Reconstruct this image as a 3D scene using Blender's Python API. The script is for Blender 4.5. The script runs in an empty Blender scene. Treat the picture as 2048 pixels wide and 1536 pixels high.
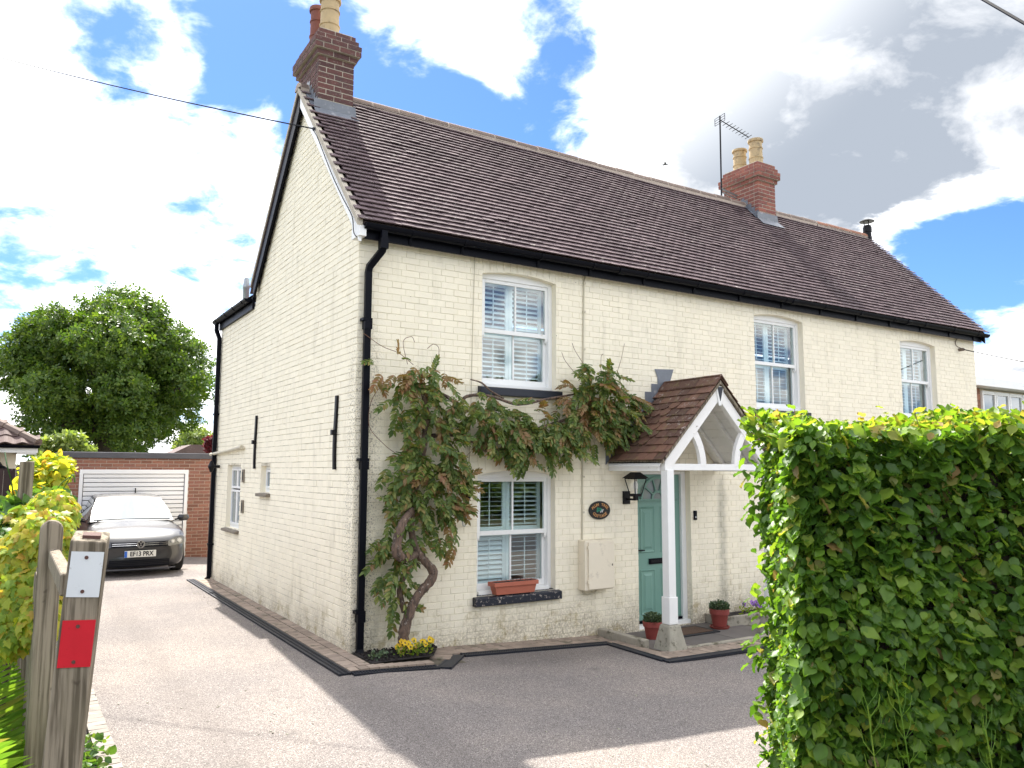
import bpy, math, random
import numpy as np
from mathutils import Vector, Matrix
random.seed(7); RNG = np.random.default_rng(7)
S = bpy.context.scene
COL = S.collection
rad = math.radians

# ---------------------------------------------------------------- camera
F_PX, YAW, PITCH, ROLL = 1578.0, rad(32.28), rad(6.29), rad(0.2)
CAM = Vector((-3.128, -8.126, 1.92))
fw = Vector((math.sin(YAW)*math.cos(PITCH), math.cos(YAW)*math.cos(PITCH), math.sin(PITCH)))
r0 = Vector((math.cos(YAW), -math.sin(YAW), 0)); u0 = r0.cross(fw)
rt = math.cos(ROLL)*r0 + math.sin(ROLL)*u0
up = -math.sin(ROLL)*r0 + math.cos(ROLL)*u0
cam = bpy.data.cameras.new('camera'); camo = bpy.data.objects.new('camera', cam); COL.objects.link(camo)
cam.sensor_width = 36; cam.lens = F_PX/2048*36; cam.clip_start = .05; cam.clip_end = 2000
camo.matrix_world = Matrix(((rt.x, up.x, -fw.x, CAM.x), (rt.y, up.y, -fw.y, CAM.y), (rt.z, up.z, -fw.z, CAM.z), (0, 0, 0, 1)))
S.camera = camo

# ---------------------------------------------------------------- sky and sun
SUN = Vector((.095, .705, 1.0)).normalized()
SUN_EL = math.asin(SUN.z); SUN_AZ = math.atan2(SUN.x, SUN.y)
EXPOSURE = 2.5; SUN_STRENGTH = 2.0; SKY_STRENGTH = 0.1
sl = bpy.data.lights.new('sun', 'SUN'); sl.energy = SUN_STRENGTH; sl.angle = rad(.6); sl.color = (1, .95, .87)
so = bpy.data.objects.new('sun', sl); COL.objects.link(so)
so.rotation_euler = SUN.to_track_quat('Z', 'Y').to_euler(); so.location = (6, 30, 40)
S.view_settings.view_transform = 'Standard'; S.view_settings.look = 'None'
S.view_settings.exposure = EXPOSURE; S.view_settings.gamma = 1; S.view_settings.use_curve_mapping = False
S.cycles.max_bounces = 8; S.cycles.transparent_max_bounces = 12; S.cycles.use_denoising = True
S.cycles.sample_clamp_indirect = 6

class NT:
    """small helper for node trees"""
    def __init__(s, tree):
        s.t = tree; s.n = tree.nodes; s.l = tree.links; s._pos = None
    def new(s, kind, **kw):
        n = s.n.new(kind)
        for k, v in kw.items(): setattr(n, k, v)
        return n
    def put(s, sock, v):
        if isinstance(v, bpy.types.NodeSocket): s.l.new(v, sock)
        elif v is not None:
            if isinstance(v, (tuple, list)) and len(v) == 3 and sock.type == 'RGBA': v = (*v, 1)
            sock.default_value = v
    def pos(s):
        if s._pos is None: s._pos = s.new('ShaderNodeNewGeometry')
        return s._pos.outputs['Position']
    def island(s):
        g = s.new('ShaderNodeNewGeometry').outputs['Random Per Island']; o = s.new('ShaderNodeObjectInfo').outputs['Random']
        return s.math('FRACT', s.math('ADD', g, o))
    def math(s, op, a, b=None, c=None, clamp=False):
        n = s.new('ShaderNodeMath', operation=op, use_clamp=clamp)
        for i, v in enumerate((a, b, c)):
            if v is not None: s.put(n.inputs[i], v)
        return n.outputs[0]
    def vmath(s, op, a, b=None):
        n = s.new('ShaderNodeVectorMath', operation=op)
        s.put(n.inputs[0], a)
        if b is not None: s.put(n.inputs[1], b)
        return n.outputs['Value'] if op in ('DOT_PRODUCT', 'LENGTH') else n.outputs[0]
    def sep(s, v):
        n = s.new('ShaderNodeSeparateXYZ'); s.put(n.inputs[0], v); return n.outputs
    def comb(s, x, y, z):
        n = s.new('ShaderNodeCombineXYZ')
        for i, v in enumerate((x, y, z)): s.put(n.inputs[i], v)
        return n.outputs[0]
    def noise(s, scale=5, detail=3, rough=.55, vec=None, stretch=None, dist=0):
        v = vec if vec is not None else s.pos()
        if stretch: v = s.vmath('MULTIPLY', v, tuple(stretch))
        n = s.new('ShaderNodeTexNoise'); s.put(n.inputs['Vector'], v)
        n.inputs['Scale'].default_value = scale; n.inputs['Detail'].default_value = detail; n.inputs['Roughness'].default_value = rough
        n.inputs['Distortion'].default_value = dist
        return n.outputs['Fac']
    def voronoi(s, scale, vec=None, out='Color', feature='F1'):
        n = s.new('ShaderNodeTexVoronoi', feature=feature); s.put(n.inputs['Vector'], vec if vec is not None else s.pos())
        n.inputs['Scale'].default_value = scale
        return n.outputs[out]
    def ramp(s, fac, stops, interp='LINEAR'):
        n = s.new('ShaderNodeValToRGB'); s.put(n.inputs[0], fac); e = n.color_ramp.elements; n.color_ramp.interpolation = interp
        while len(e) < len(stops): e.new(.5)
        for q, (p, c) in zip(e, stops):
            q.position = p; q.color = (c, c, c, 1) if isinstance(c, (int, float)) else (*c, 1)
        return n.outputs[0]
    def mix(s, fac, a, b, mode='MIX'):
        n = s.new('ShaderNodeMix', data_type='RGBA', blend_type=mode)
        s.put(n.inputs[0], fac); s.put(n.inputs[6], a); s.put(n.inputs[7], b)
        return n.outputs[2]
    def step(s, v, lo, hi):
        n = s.new('ShaderNodeMapRange', interpolation_type='SMOOTHSTEP'); s.put(n.inputs[0], v)
        n.inputs[1].default_value = lo; n.inputs[2].default_value = hi
        return n.outputs[0]
    def bump(s, h, strength=.3, dist=.01):
        n = s.new('ShaderNodeBump'); s.put(n.inputs['Height'], h); n.inputs['Strength'].default_value = strength; n.inputs['Distance'].default_value = dist
        return n.outputs[0]

def px_ray(x, y):
    return (fw + rt*(x-1024)/F_PX - up*(y-768)/F_PX)

w = bpy.data.worlds.new('World'); S.world = w; w.use_nodes = True
t = NT(w.node_tree); bg = w.node_tree.nodes['Background']
sky = t.new('ShaderNodeTexSky', sky_type='NISHITA'); sky.sun_disc = False; sky.sun_elevation = SUN_EL; sky.sun_rotation = SUN_AZ
sky.air_density = 1.0; sky.dust_density = .4; sky.ozone_density = 2.0
d = t.vmath('NORMALIZE', t.new('ShaderNodeTexCoord').outputs['Generated'])
dx, dy, dz = t.sep(d)
zc = t.math('ADD', t.math('MAXIMUM', dz, 0.0), .30)
pv = t.comb(t.math('DIVIDE', dx, zc), t.math('DIVIDE', dy, zc), t.math('MULTIPLY', dz, .6))
big = t.noise(1.1, 3, .5, pv); mid = t.noise(3.2, 6, .58, t.vmath('ADD', pv, (7.3, 2.1, .4)), dist=.35); fine = t.noise(9.5, 9, .62, t.vmath('ADD', pv, (2.3, 5.1, .9)), dist=.3)
cov = t.math('ADD', t.math('ADD', t.math('MULTIPLY', big, .28), t.math('MULTIPLY', mid, .47)), t.math('MULTIPLY', fine, .25))
# where the open blue and the cloud banks of that day stand in the sky: (pixel direction, degrees, push)
for px, py, deg, a in ((960, 260, 9, -.15), (760, 240, 6, -.12), (1110, 330, 4, -.08), (2000, 480, 6, -.17), (1870, 560, 3.5, -.09), (330, 60, 5, -.075), (500, 30, 5, -.07), (560, 170, 4, -.075), (180, 90, 3, -.06), (1160, 30, 3, -.08), (60, 330, 4, -.05), (60, 560, 5, -.07), (430, 420, 4, -.05),
                       (900, 40, 5, .13), (1480, 160, 14, .15), (120, 430, 12, .055), (1950, 150, 7, .14), (2020, 680, 5, .12), (1350, 340, 6, .1), (1700, 400, 6, .1)):
    v = px_ray(px, py).normalized()
    dt = t.vmath('DOT_PRODUCT', d, tuple(v))
    cov = t.math('ADD', cov, t.math('MULTIPLY', t.step(dt, math.cos(rad(deg*1.6)), math.cos(rad(deg*.2))), a))
cover = t.step(cov, .42, .575)
sh1 = t.noise(2.1, 5, .55, t.vmath('ADD', pv, (1.7, 9.2, 3.3)), dist=.3); sh2 = t.noise(6.4, 7, .6, t.vmath('ADD', pv, (4.7, 1.2, 5.3)), dist=.3)
shade = t.math('ADD', t.math('MULTIPLY', sh1, .5), t.math('MULTIPLY', sh2, .5))
# heavier, greyer cloud bases
for px, py, deg, a in ((1480, 90, 9, .06), (1820, 130, 8, .07), (1760, 370, 5, .08), (265, 275, 3.5, .2), (200, 500, 9, .13), (90, 330, 8, .11), (400, 250, 4, .08), (1420, 250, 4, .07), (330, 560, 4, .07), (60, 620, 5, .06)):
    dt = t.vmath('DOT_PRODUCT', d, tuple(px_ray(px, py).normalized()))
    shade = t.math('ADD', shade, t.math('MULTIPLY', t.step(dt, math.cos(rad(deg*1.5)), math.cos(rad(deg*.2))), a))
ccol = t.ramp(shade, ((.35, (6.0, 5.9, 5.75)), (.45, (2.5, 2.52, 2.56)), (.60, (.92, 1.03, 1.20))))
ccol = t.mix(t.step(cov, .53, .62), (6.2, 6.1, 5.95), ccol)
# cloud glows towards the hidden sun
glow = t.step(t.vmath('DOT_PRODUCT', d, tuple(SUN)), math.cos(rad(48)), 1.0)
ccol = t.mix(glow, ccol, (7.5, 7.4, 7.2))
skyc = t.mix(1.0, sky.outputs[0], (.165, .24, .365), 'MULTIPLY')
t.put(bg.inputs['Color'], t.mix(cover, skyc, ccol)); bg.inputs['Strength'].default_value = SKY_STRENGTH

# ---------------------------------------------------------------- materials
MATS = {}
def material(name, fn):
    m = bpy.data.materials.new(name); m.use_nodes = True
    n = NT(m.node_tree); b = m.node_tree.nodes['Principled BSDF']; n.b = b
    fn(n, b); MATS[name] = m
    return m
def simple(name, col, rough=.6, var=.12, scale=6, bump=.0, bscale=40, metal=0, spec=.5, isl=.0, dirt=None, coat=0):
    def fn(n, b):
        c = n.mix(n.noise(scale, 5, .6), tuple(x*(1-var) for x in col), tuple(min(1, x*(1+var)) for x in col))
        if isl: c = n.mix(1.0, c, n.ramp(n.island(), ((0, 1-isl), (1, 1+isl*.6))), 'MULTIPLY')
        if dirt:
            dcol, lo, hi, ds = dirt
            c = n.mix(n.step(n.noise(ds, 6, .65), lo, hi), c, dcol)
        n.put(b.inputs['Base Color'], c); b.inputs['Roughness'].default_value = rough; b.inputs['Metallic'].default_value = metal
        b.inputs['Specular IOR Level'].default_value = spec; b.inputs['Coat Weight'].default_value = coat
        if bump: n.put(b.inputs['Normal'], n.bump(n.noise(bscale, 4, .6), bump, .004))
    return material(name, fn)

def m_paint(n, b, joint=False):
    """cream masonry paint with grime low down, rain streaks, green patches and a speckled roughcast corner"""
    x, y, z = n.sep(n.pos())
    base = n.mix(n.noise(1.3, 5, .6), (.885, .815, .64), (.905, .845, .69))
    base = n.mix(1.0, base, n.ramp(n.island(), ((0, .965), (1, 1.02))), 'MULTIPLY')
    # faint grey-green weathering in patches and vertical streaks
    st = n.noise(2.2, 6, .65, stretch=(2.6, 2.6, .55))
    base = n.mix(n.math('MULTIPLY', n.step(st, .50, .74), .34), base, (.50, .45, .33))
    # grime band from splashing rain
    low = n.step(n.math('ADD', z, n.math('MULTIPLY', n.noise(2.5, 5, .65), .9)), .95, .15)
    sp = n.step(n.noise(38, 5, .75), .36, .60)
    base = n.mix(n.math('MULTIPLY', low, n.math('ADD', n.math('MULTIPLY', sp, .62), .14)), base, (.17, .13, .085))
    # algae near the corner foot
    al = n.math('MULTIPLY', n.step(n.noise(4.5, 5, .7), .52, .66), n.step(z, .75, .0))
    base = n.mix(n.math('MULTIPLY', al, .5), base, (.33, .25, .08))
    # speckled roughcast strip beside the corner of the house
    strip = n.math('MULTIPLY', n.step(n.math('ABSOLUTE', n.math('SUBTRACT', n.math('ADD', x, n.math('MULTIPLY', y, -1)), .02)), .36, .16), n.step(z, 4.0, 2.6))
    spk = n.step(n.noise(62, 3, .7), .53, .62)
    base = n.mix(n.math('MULTIPLY', n.math('MULTIPLY', strip, spk), .75), base, (.12, .10, .075))
    # dark run-off streak beside the porch
    sk = n.math('MULTIPLY', n.step(n.math('ABSOLUTE', n.math('SUBTRACT', n.math('ADD', x, n.math('MULTIPLY', n.noise(3, 4, .6), .16)), 5.68)), .13, .02), n.math('MULTIPLY', n.step(z, 1.98, 1.7), n.step(y, .05, .02)))
    base = n.mix(n.math('MULTIPLY', sk, n.math('MULTIPLY', n.noise(8, 5, .7), .8)), base, (.2, .2, .16))
    # rare dark chips
    ch = n.step(n.noise(23, 2, .5), .745, .78)
    base = n.mix(ch, base, (.2, .16, .12))
    if joint: base = n.mix(n.math('MULTIPLY', n.ramp(n.noise(2.7, 5, .7, stretch=(1, 1, 4)), ((.36, .12), (.66, .75))), n.math('ADD', n.math('MULTIPLY', n.step(x, .06, .02), .7), .40), clamp=True), base, (.22, .185, .13))  # joint dirt that also paints in the thin shadow under each course
    n.put(b.inputs['Base Color'], base); b.inputs['Roughness'].default_value = .8; b.inputs['Specular IOR Level'].default_value = .25
    h = n.math('ADD', n.noise(55, 4, .65), n.math('MULTIPLY', n.noise(9, 3, .5), .8))
    h = n.math('ADD', h, n.math('MULTIPLY', n.math('MULTIPLY', strip, n.noise(70, 2, .5)), 2))
    n.put(b.inputs['Normal'], n.bump(h, .5, .005))
material('cream_brick_paint', m_paint)
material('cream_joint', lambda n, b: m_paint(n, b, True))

def m_tile(n, b, c0=(.088, .058, .063), c1=(.155, .108, .113), lich=.42, moss=0.0):
    r = n.island()
    c = n.mix(r, c0, c1)
    c = n.mix(n.math('MULTIPLY', n.step(n.noise(1.1, 4, .6), .45, .7), .35), c, tuple(x*.6 for x in c0))
    c = n.mix(n.math('MULTIPLY', n.step(n.noise(16, 6, .75), .54, .68), n.math('MULTIPLY', n.step(n.noise(1.3, 4, .65), .45, .63), lich*2.4)), c, (.46, .42, .38))
    if moss: c = n.mix(n.math('MULTIPLY', n.step(n.noise(11, 5, .7), .5, .68), moss), c, (.16, .135, .05))
    n.put(b.inputs['Base Color'], c); b.inputs['Roughness'].default_value = .78; b.inputs['Specular IOR Level'].default_value = .35
    n.put(b.inputs['Normal'], n.bump(n.noise(85, 4, .7), .45, .003))
material('roof_tile', m_tile)
material('porch_tile', lambda n, b: m_tile(n, b, (.075, .04, .03), (.18, .09, .06), .34, .5))
material('hip_tile', lambda n, b: m_tile(n, b, (.10, .066, .06), (.15, .10, .088), .3))
def m_redbrick(n, b, c=((.16, .05, .035), (.30, .105, .07), (.22, .075, .06)), soot=.5, white=.3):
    r = n.island()
    col = n.ramp(r, ((0, c[0]), (.5, c[1]), (1, c[2])))
    col = n.mix(n.math('MULTIPLY', n.step(n.noise(9, 5, .7), .45, .7), soot), col, (.055, .04, .04))
    col = n.mix(n.math('MULTIPLY', n.step(n.noise(42, 4, .75), .58, .7), white), col, (.5, .45, .4))
    n.put(b.inputs['Base Color'], col); b.inputs['Roughness'].default_value = .85
    n.put(b.inputs['Normal'], n.bump(n.noise(60, 4, .7), .5, .004))
material('red_brick', m_redbrick)
material('dark_brick', lambda n, b: m_redbrick(n, b, ((.075, .032, .03), (.13, .05, .042), (.09, .04, .037)), .55, .5))
material('garage_brick', lambda n, b: m_redbrick(n, b, ((.18, .075, .048), (.29, .13, .085), (.23, .095, .068)), .3, .35))
simple('mortar', (.46, .41, .33), .9, .2, 12, .4, 60)
simple('grey_mortar', (.40, .33, .27), .9, .25, 9, .4, 60)
simple('lead', (.15, .165, .19), .45, .25, 9, .25, 25, dirt=((.35, .35, .36), .56, .7, 7))
simple('pot_buff', (.48, .36, .20), .8, .2, 7, .3, 50, dirt=((.14, .11, .08), .53, .72, 6))
simple('pot_red', (.20, .07, .05), .8, .2, 7, .3, 50)
simple('black_plastic', (.004, .0045, .008), .42, .2, 8, spec=.09)
simple('black_metal', (.006, .006, .008), .45, .2, 8, spec=.2)
simple('white_paint', (.82, .82, .80), .42, .04, 9, .06, 30, dirt=((.55, .52, .45), .66, .78, 14))
simple('white_rough_paint', (.82, .81, .78), .6, .05, 20, .5, 34, dirt=((.3, .27, .22), .66, .72, 22))
simple('shutter_white', (.74, .80, .82), .4, .03, 5)
def m_sill(n, b):
    c = n.mix(n.step(n.noise(21, 5, .7), .56, .62), (.006, .009, .020), (.36, .31, .27))
    n.put(b.inputs['Base Color'], c); b.inputs['Roughness'].default_value = .5
    n.put(b.inputs['Normal'], n.bump(n.noise(21, 5, .7), .4, .004))
material('chipped_black_sill', m_sill)
simple('black_sill', (.006, .009, .020), .5, .2, 8, .2, 30, dirt=((.3, .28, .26), .70, .74, 23))
simple('stone_sill', (.20, .17, .13), .85, .3, 12, .5, 50)
simple('sage_door', (.165, .315, .26), .38, .03, 3)
simple('sage_dark', (.135, .265, .215), .42, .03, 3)
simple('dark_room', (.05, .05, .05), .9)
simple('terracotta', (.42, .125, .075), .75, .12, 9, .2, 60)
simple('terracotta_dark', (.26, .05, .04), .6, .12, 9, .15, 60)
simple('soil', (.014, .010, .009), .95, .5, 30, .9, 45)
simple('concrete', (.34, .31, .25), .9, .25, 9, .6, 40, dirt=((.13, .115, .08), .50, .66, 8))
simple('pier_stone', (.33, .31, .25), .95, .3, 10, .9, 34, dirt=((.10, .09, .06), .52, .68, 13))
simple('slab_stone', (.14, .125, .115), .85, .25, 5, .3, 30, isl=.12)
simple('doormat', (.09, .05, .03), .95, .3, 60, .6, 150)
simple('mat_black', (.012, .012, .015), .8, .2, 30)
simple('meter_cream', (.80, .72, .57), .55, .07, 5, .05, 20, dirt=((.42, .36, .27), .55, .75, 5))
simple('conduit', (.55, .50, .38), .6, .1, 8)
simple('cable_brown', (.16, .12, .09), .7, .1, 8)
simple('block_paver', (.30, .235, .185), .9, .25, 11, .5, 60, isl=.22, dirt=((.12, .11, .07), .54, .68, 7))
simple('edge_paver', (.27, .24, .21), .9, .2, 11, .5, 60, isl=.15)
simple('joint_sand', (.10, .085, .06), .95, .3, 30)
simple('drain_plastic', (.016, .018, .026), .5, .2, 10, spec=.25)
simple('gold', (.62, .30, .10), .4, .05, 5)
simple('plaque_black', (.003, .0035, .005), .3, .1, 5)
simple('emblem_green', (.03, .27, .16), .5, .1, 5)
simple('emblem_white', (.6, .6, .6), .5, .1, 5)
simple('aluminium', (.45, .46, .48), .35, .1, 9, metal=1)
simple('galvanised', (.32, .35, .36), .4, .15, 9, metal=.7)
simple('fascia_grey', (.075, .075, .085), .7, .3, 3, .2, 20)
simple('cream_render', (.78, .70, .55), .85, .05, 3, .2, 40)
simple('fence_brown', (.035, .018, .017), .8, .3, 9, .3, 30, isl=.3)
simple('clad_wood', (.36, .16, .085), .65, .3, 6, .2, 30, isl=.45)
simple('rubber', (.012, .012, .012), .85, .2, 20)
def m_wood(n, b, c0=(.29, .245, .185), c1=(.10, .082, .058)):
    x, y, z = n.sep(n.pos())
    g = n.noise(55, 5, .6, stretch=(1, 1, .035)); k = n.noise(5, 3, .6, stretch=(1, 1, .3))
    c = n.mix(n.step(g, .40, .62), c0, c1)
    c = n.mix(n.math('MULTIPLY', n.step(k, .5, .72), .5), c, (.19, .165, .11))
    c = n.mix(n.step(n.noise(11, 3, .5, stretch=(1, 1, .7)), .68, .74), c, (.045, .033, .024))
    n.put(b.inputs['Base Color'], c); b.inputs['Roughness'].default_value = .85; b.inputs['Specular IOR Level'].default_value = .2
    n.put(b.inputs['Normal'], n.bump(g, .5, .004))
material('weathered_wood', m_wood)
def m_bark(n, b, c0=(.16, .105, .075), c1=(.06, .042, .032), lich=.5):
    g = n.noise(28, 5, .6, stretch=(1.4, 1.4, .25))
    c = n.mix(n.step(g, .38, .64), c0, c1)
    c = n.mix(n.math('MULTIPLY', n.step(n.noise(30, 4, .7), .60, .66), lich), c, (.52, .48, .42))
    n.put(b.inputs['Base Color'], c); b.inputs['Roughness'].default_value = .9
    n.put(b.inputs['Normal'], n.bump(g, .8, .012))
material('wisteria_bark', m_bark)
material('tree_bark', lambda n, b: m_bark(n, b, (.075, .06, .045), (.03, .025, .02), .1))
simple('tendril', (.19, .10, .06), .8, .2, 9)
def m_tarmac(n, b):
    v = n.voronoi(165, out='Color'); vr = n.sep(v)[0]
    c = n.ramp(vr, ((0, (.09, .08, .074)), (.35, (.18, .160, .147)), (.75, (.24, .215, .197)), (1, (.42, .38, .35))))
    c = n.mix(n.step(n.noise(.55, 4, .6), .35, .7), n.mix(1.0, c, (.86, .86, .88), 'MULTIPLY'), n.mix(1.0, c, (1.12, 1.09, 1.06), 'MULTIPLY'))
    x, y, z = n.sep(n.pos())
    # darker tyre-worn, damp patch by the drain at the front
    dx = n.math('DIVIDE', n.math('SUBTRACT', x, 1.9), 1.5); dy = n.math('DIVIDE', n.math('ADD', y, .75), .55)
    dd = n.math('ADD', n.math('MULTIPLY', dx, dx), n.math('MULTIPLY', dy, dy))
    patch = n.math('MULTIPLY', n.step(n.math('ADD', dd, n.math('MULTIPLY', n.noise(3, 4, .6), .9)), 1.5, .3), .42)
    c = n.mix(patch, c, (.055, .05, .052))
    # wheel tracks up the drive, old spills and scattered dark grit
    tk = n.math('MINIMUM', n.math('ABSOLUTE', n.math('ADD', x, 1.75)), n.math('ABSOLUTE', n.math('ADD', x, .45)))
    tk = n.math('MULTIPLY', n.step(n.math('ADD', tk, n.math('MULTIPLY', n.noise(1.4, 4, .6), .3)), .42, .12), .22)
    c = n.mix(tk, c, (.12, .105, .095))
    c = n.mix(n.math('MULTIPLY', n.step(n.noise(2.6, 5, .7), .60, .74), .5), c, (.085, .078, .072))
    c = n.mix(n.math('MULTIPLY', n.step(n.noise(9, 4, .6), .70, .76), .6), c, (.05, .045, .04))
    n.put(b.inputs['Base Color'], c); b.inputs['Roughness'].default_value = .9; b.inputs['Specular IOR Level'].default_value = .25
    n.put(b.inputs['Normal'], n.bump(n.voronoi(165, out='Distance'), .55, .004))
material('resin_gravel', m_tarmac)
def m_ground(n, b):
    c = n.mix(n.step(n.noise(3, 6, .65), .4, .62), (.05, .075, .02), (.085, .065, .04))
    n.put(b.inputs['Base Color'], c); b.inputs['Roughness'].default_value = .95
    n.put(b.inputs['Normal'], n.bump(n.noise(40, 5, .7), .8, .02))
material('garden_ground', m_ground)

def leaf_mat(name, ramp, trans=.35, tcol=None, rough=.45, spec=.4):
    def fn(n, b):
        c = n.ramp(n.island(), ramp)
        c = n.mix(n.math('MULTIPLY', n.noise(30, 3, .6), .25), c, tuple(x*.5 for x in ramp[0][1]))
        n.put(b.inputs['Base Color'], c); b.inputs['Roughness'].default_value = rough; b.inputs['Specular IOR Level'].default_value = spec
        tr = n.new('ShaderNodeBsdfTranslucent'); n.put(tr.inputs[0], n.mix(1.0, c, tcol or (1.7, 1.75, .7), 'MULTIPLY'))
        mx = n.new('ShaderNodeMixShader'); mx.inputs[0].default_value = trans
        n.l.new(b.outputs[0], mx.inputs[1]); n.l.new(tr.outputs[0], mx.inputs[2])
        n.l.new(mx.outputs[0], n.n['Material Output'].inputs[0])
    return material(name, fn)
leaf_mat('hedge_leaf', ((0, (.05, .12, .016)), (.4, (.09, .19, .024)), (.8, (.155, .275, .03)), (.97, (.25, .36, .05)), (1, (.28, .19, .09))), .40)
leaf_mat('hedge_lit_tip_leaf', ((0, (.14, .25, .03)), (.6, (.25, .34, .04)), (.86, (.34, .33, .06)), (1, (.46, .27, .13))), .5)  # young tip leaves, paler also to paint in sunlight along the hedge top
leaf_mat('wisteria_leaf', ((0, (.07, .125, .03)), (.5, (.14, .20, .045)), (.82, (.25, .275, .075)), (.93, (.28, .20, .075)), (1, (.27, .155, .075))), .33)
leaf_mat('wisteria_bronze', ((0, (.20, .165, .06)), (.5, (.30, .20, .09)), (1, (.33, .16, .09))), .35)
leaf_mat('creeper_leaf', ((0, (.20, .34, .04)), (.35, (.38, .48, .05)), (.7, (.56, .54, .06)), (.9, (.62, .50, .07)), (1, (.58, .34, .09))), .58, (1.5, 1.4, .6))
leaf_mat('creeper_green', ((0, (.05, .12, .03)), (.6, (.10, .19, .04)), (1, (.19, .26, .05))), .4)
leaf_mat('fern_leaf', ((0, (.12, .24, .035)), (.6, (.20, .34, .045)), (.93, (.28, .39, .06)), (1, (.28, .22, .08))), .5)
leaf_mat('oak_leaf', ((0, (.045, .095, .016)), (.5, (.085, .15, .022)), (1, (.15, .21, .032))), .4)
leaf_mat('pale_leaf', ((0, (.15, .22, .06)), (1, (.28, .33, .09))), .4)
leaf_mat('red_leaf', ((0, (.13, .02, .03)), (1, (.22, .04, .05))), .35, (1.6, .9, .9))
leaf_mat('succulent_leaf', ((0, (.06, .10, .055)), (1, (.13, .18, .09))), .15)
leaf_mat('pansy_yellow', ((0, (.75, .48, .01)), (1, (.85, .62, .03))), .3, (1.1, 1.0, .5))
leaf_mat('pansy_purple', ((0, (.22, .08, .42)), (1, (.42, .22, .62))), .3, (1.1, 1.0, 1.2))
def m_glass(n, b, tint=(.92, .97, .97), r0=.08):
    g = n.new('ShaderNodeNewGeometry'); nb = n.bump(n.noise(1.6, 1, .5), .03, .02)
    c = n.math('ABSOLUTE', n.vmath('DOT_PRODUCT', g.outputs['Incoming'], g.outputs['Normal']))
    fr = n.math('ADD', n.math('MULTIPLY', n.math('POWER', n.math('SUBTRACT', 1.0, c), 5.0), 1-r0), r0)
    tr = n.new('ShaderNodeBsdfTransparent'); n.put(tr.inputs[0], tint)
    gl = n.new('ShaderNodeBsdfGlossy'); gl.inputs['Roughness'].default_value = .015
    gl.inputs[0].default_value = (1, 1, 1, 1); n.put(gl.inputs['Normal'], nb)
    mx = n.new('ShaderNodeMixShader'); n.put(mx.inputs[0], fr)
    n.l.new(tr.outputs[0], mx.inputs[1]); n.l.new(gl.outputs[0], mx.inputs[2]); n.l.new(mx.outputs[0], n.n['Material Output'].inputs[0])
material('window_glass', lambda n, b: m_glass(n, b, r0=.085))
material('lamp_glass', lambda n, b: m_glass(n, b, (.97, .98, .98), .04))
def m_opaque_glass(n, b, col, rough=.03, spec=.9):
    b.inputs['Base Color'].default_value = (*col, 1); b.inputs['Roughness'].default_value = rough; b.inputs['Specular IOR Level'].default_value = spec
    b.inputs['IOR'].default_value = 2.0
material('car_glass', lambda n, b: m_opaque_glass(n, b, (.13, .15, .15), .02, 1.0))
material('grey_window_glass', lambda n, b: m_opaque_glass(n, b, (.17, .21, .23), .05, .6))
def m_car(n, b):
    n.put(b.inputs['Base Color'], n.mix(n.noise(900, 2, .5), (.015, .015, .0165), (.024, .024, .026)))
    b.inputs['Metallic'].default_value = .15; b.inputs['Roughness'].default_value = .35; b.inputs['Coat Weight'].default_value = .6; b.inputs['Coat Roughness'].default_value = .03
material('car_paint', m_car)
simple('chrome', (.75, .75, .76), .12, .02, 5, metal=1)
simple('headlamp_inner', (.13, .13, .125), .15, .3, 40, metal=.4)
simple('plate_white', (.72, .70, .62), .4, .02, 3)
simple('plate_blue', (.02, .12, .48), .4, .02, 3)
simple('plate_text', (.012, .012, .012), .5, .02, 3)
simple('reflector_red', (.56, .012, .025), .3, .12, 14, .1, 40, dirt=((.30, .02, .02), .62, .72, 30))
simple('reflector_white', (.68, .71, .73), .35, .06, 14, .1, 40, dirt=((.45, .45, .43), .60, .74, 26))
simple('rust', (.10, .045, .035), .8, .2, 60)
simple('garage_white', (.80, .80, .80), .4, .03, 5)

# ---------------------------------------------------------------- scene helpers
WLOC = {}
def reg(o, parent, wl):
    COL.objects.link(o)
    if parent is not None:
        o.parent = parent; o.location = Vector(wl) - WLOC[parent.name]
    else: o.location = wl
    WLOC[o.name] = Vector(wl)
    return o
def tag(o, label=None, cat=None, group=None, kind=None):
    for k, v in (('label', label), ('category', cat), ('group', group), ('kind', kind)):
        if v: o[k] = v
    return o
def thing(name, label, cat, loc=(0, 0, 0), group=None):
    o = bpy.data.objects.new(name, None); o.empty_display_size = .1
    reg(o, None, loc); return tag(o, label, cat, group)
def mesh_obj(name, me, mat, parent=None, loc=(0, 0, 0)):
    if isinstance(mat, str): mat = MATS[mat]
    if mat and not me.materials: me.materials.append(mat)
    return reg(bpy.data.objects.new(name, me), parent, loc)
def np_mesh(name, V, Fs, smooth=False):
    """V (n,3); Fs list of int arrays (m,k)"""
    me = bpy.data.meshes.new(name); V = np.asarray(V, np.float32)
    Fs = [np.asarray(f, np.int32) for f in Fs if len(f)]
    nl = sum(f.size for f in Fs); nf = sum(len(f) for f in Fs)
    me.vertices.add(len(V)); me.vertices.foreach_set('co', V.ravel())
    me.loops.add(nl); me.loops.foreach_set('vertex_index', np.concatenate([f.ravel() for f in Fs]))
    me.polygons.add(nf)
    tot = np.concatenate([np.full(len(f), f.shape[1], np.int32) for f in Fs]); st = np.concatenate([[0], np.cumsum(tot)[:-1]]).astype(np.int32)
    me.polygons.foreach_set('loop_start', st); me.polygons.foreach_set('loop_total', tot)
    me.update(calc_edges=True); me.validate()
    me.polygons.foreach_set('use_smooth', np.full(len(me.polygons), bool(smooth)))
    return me

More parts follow.
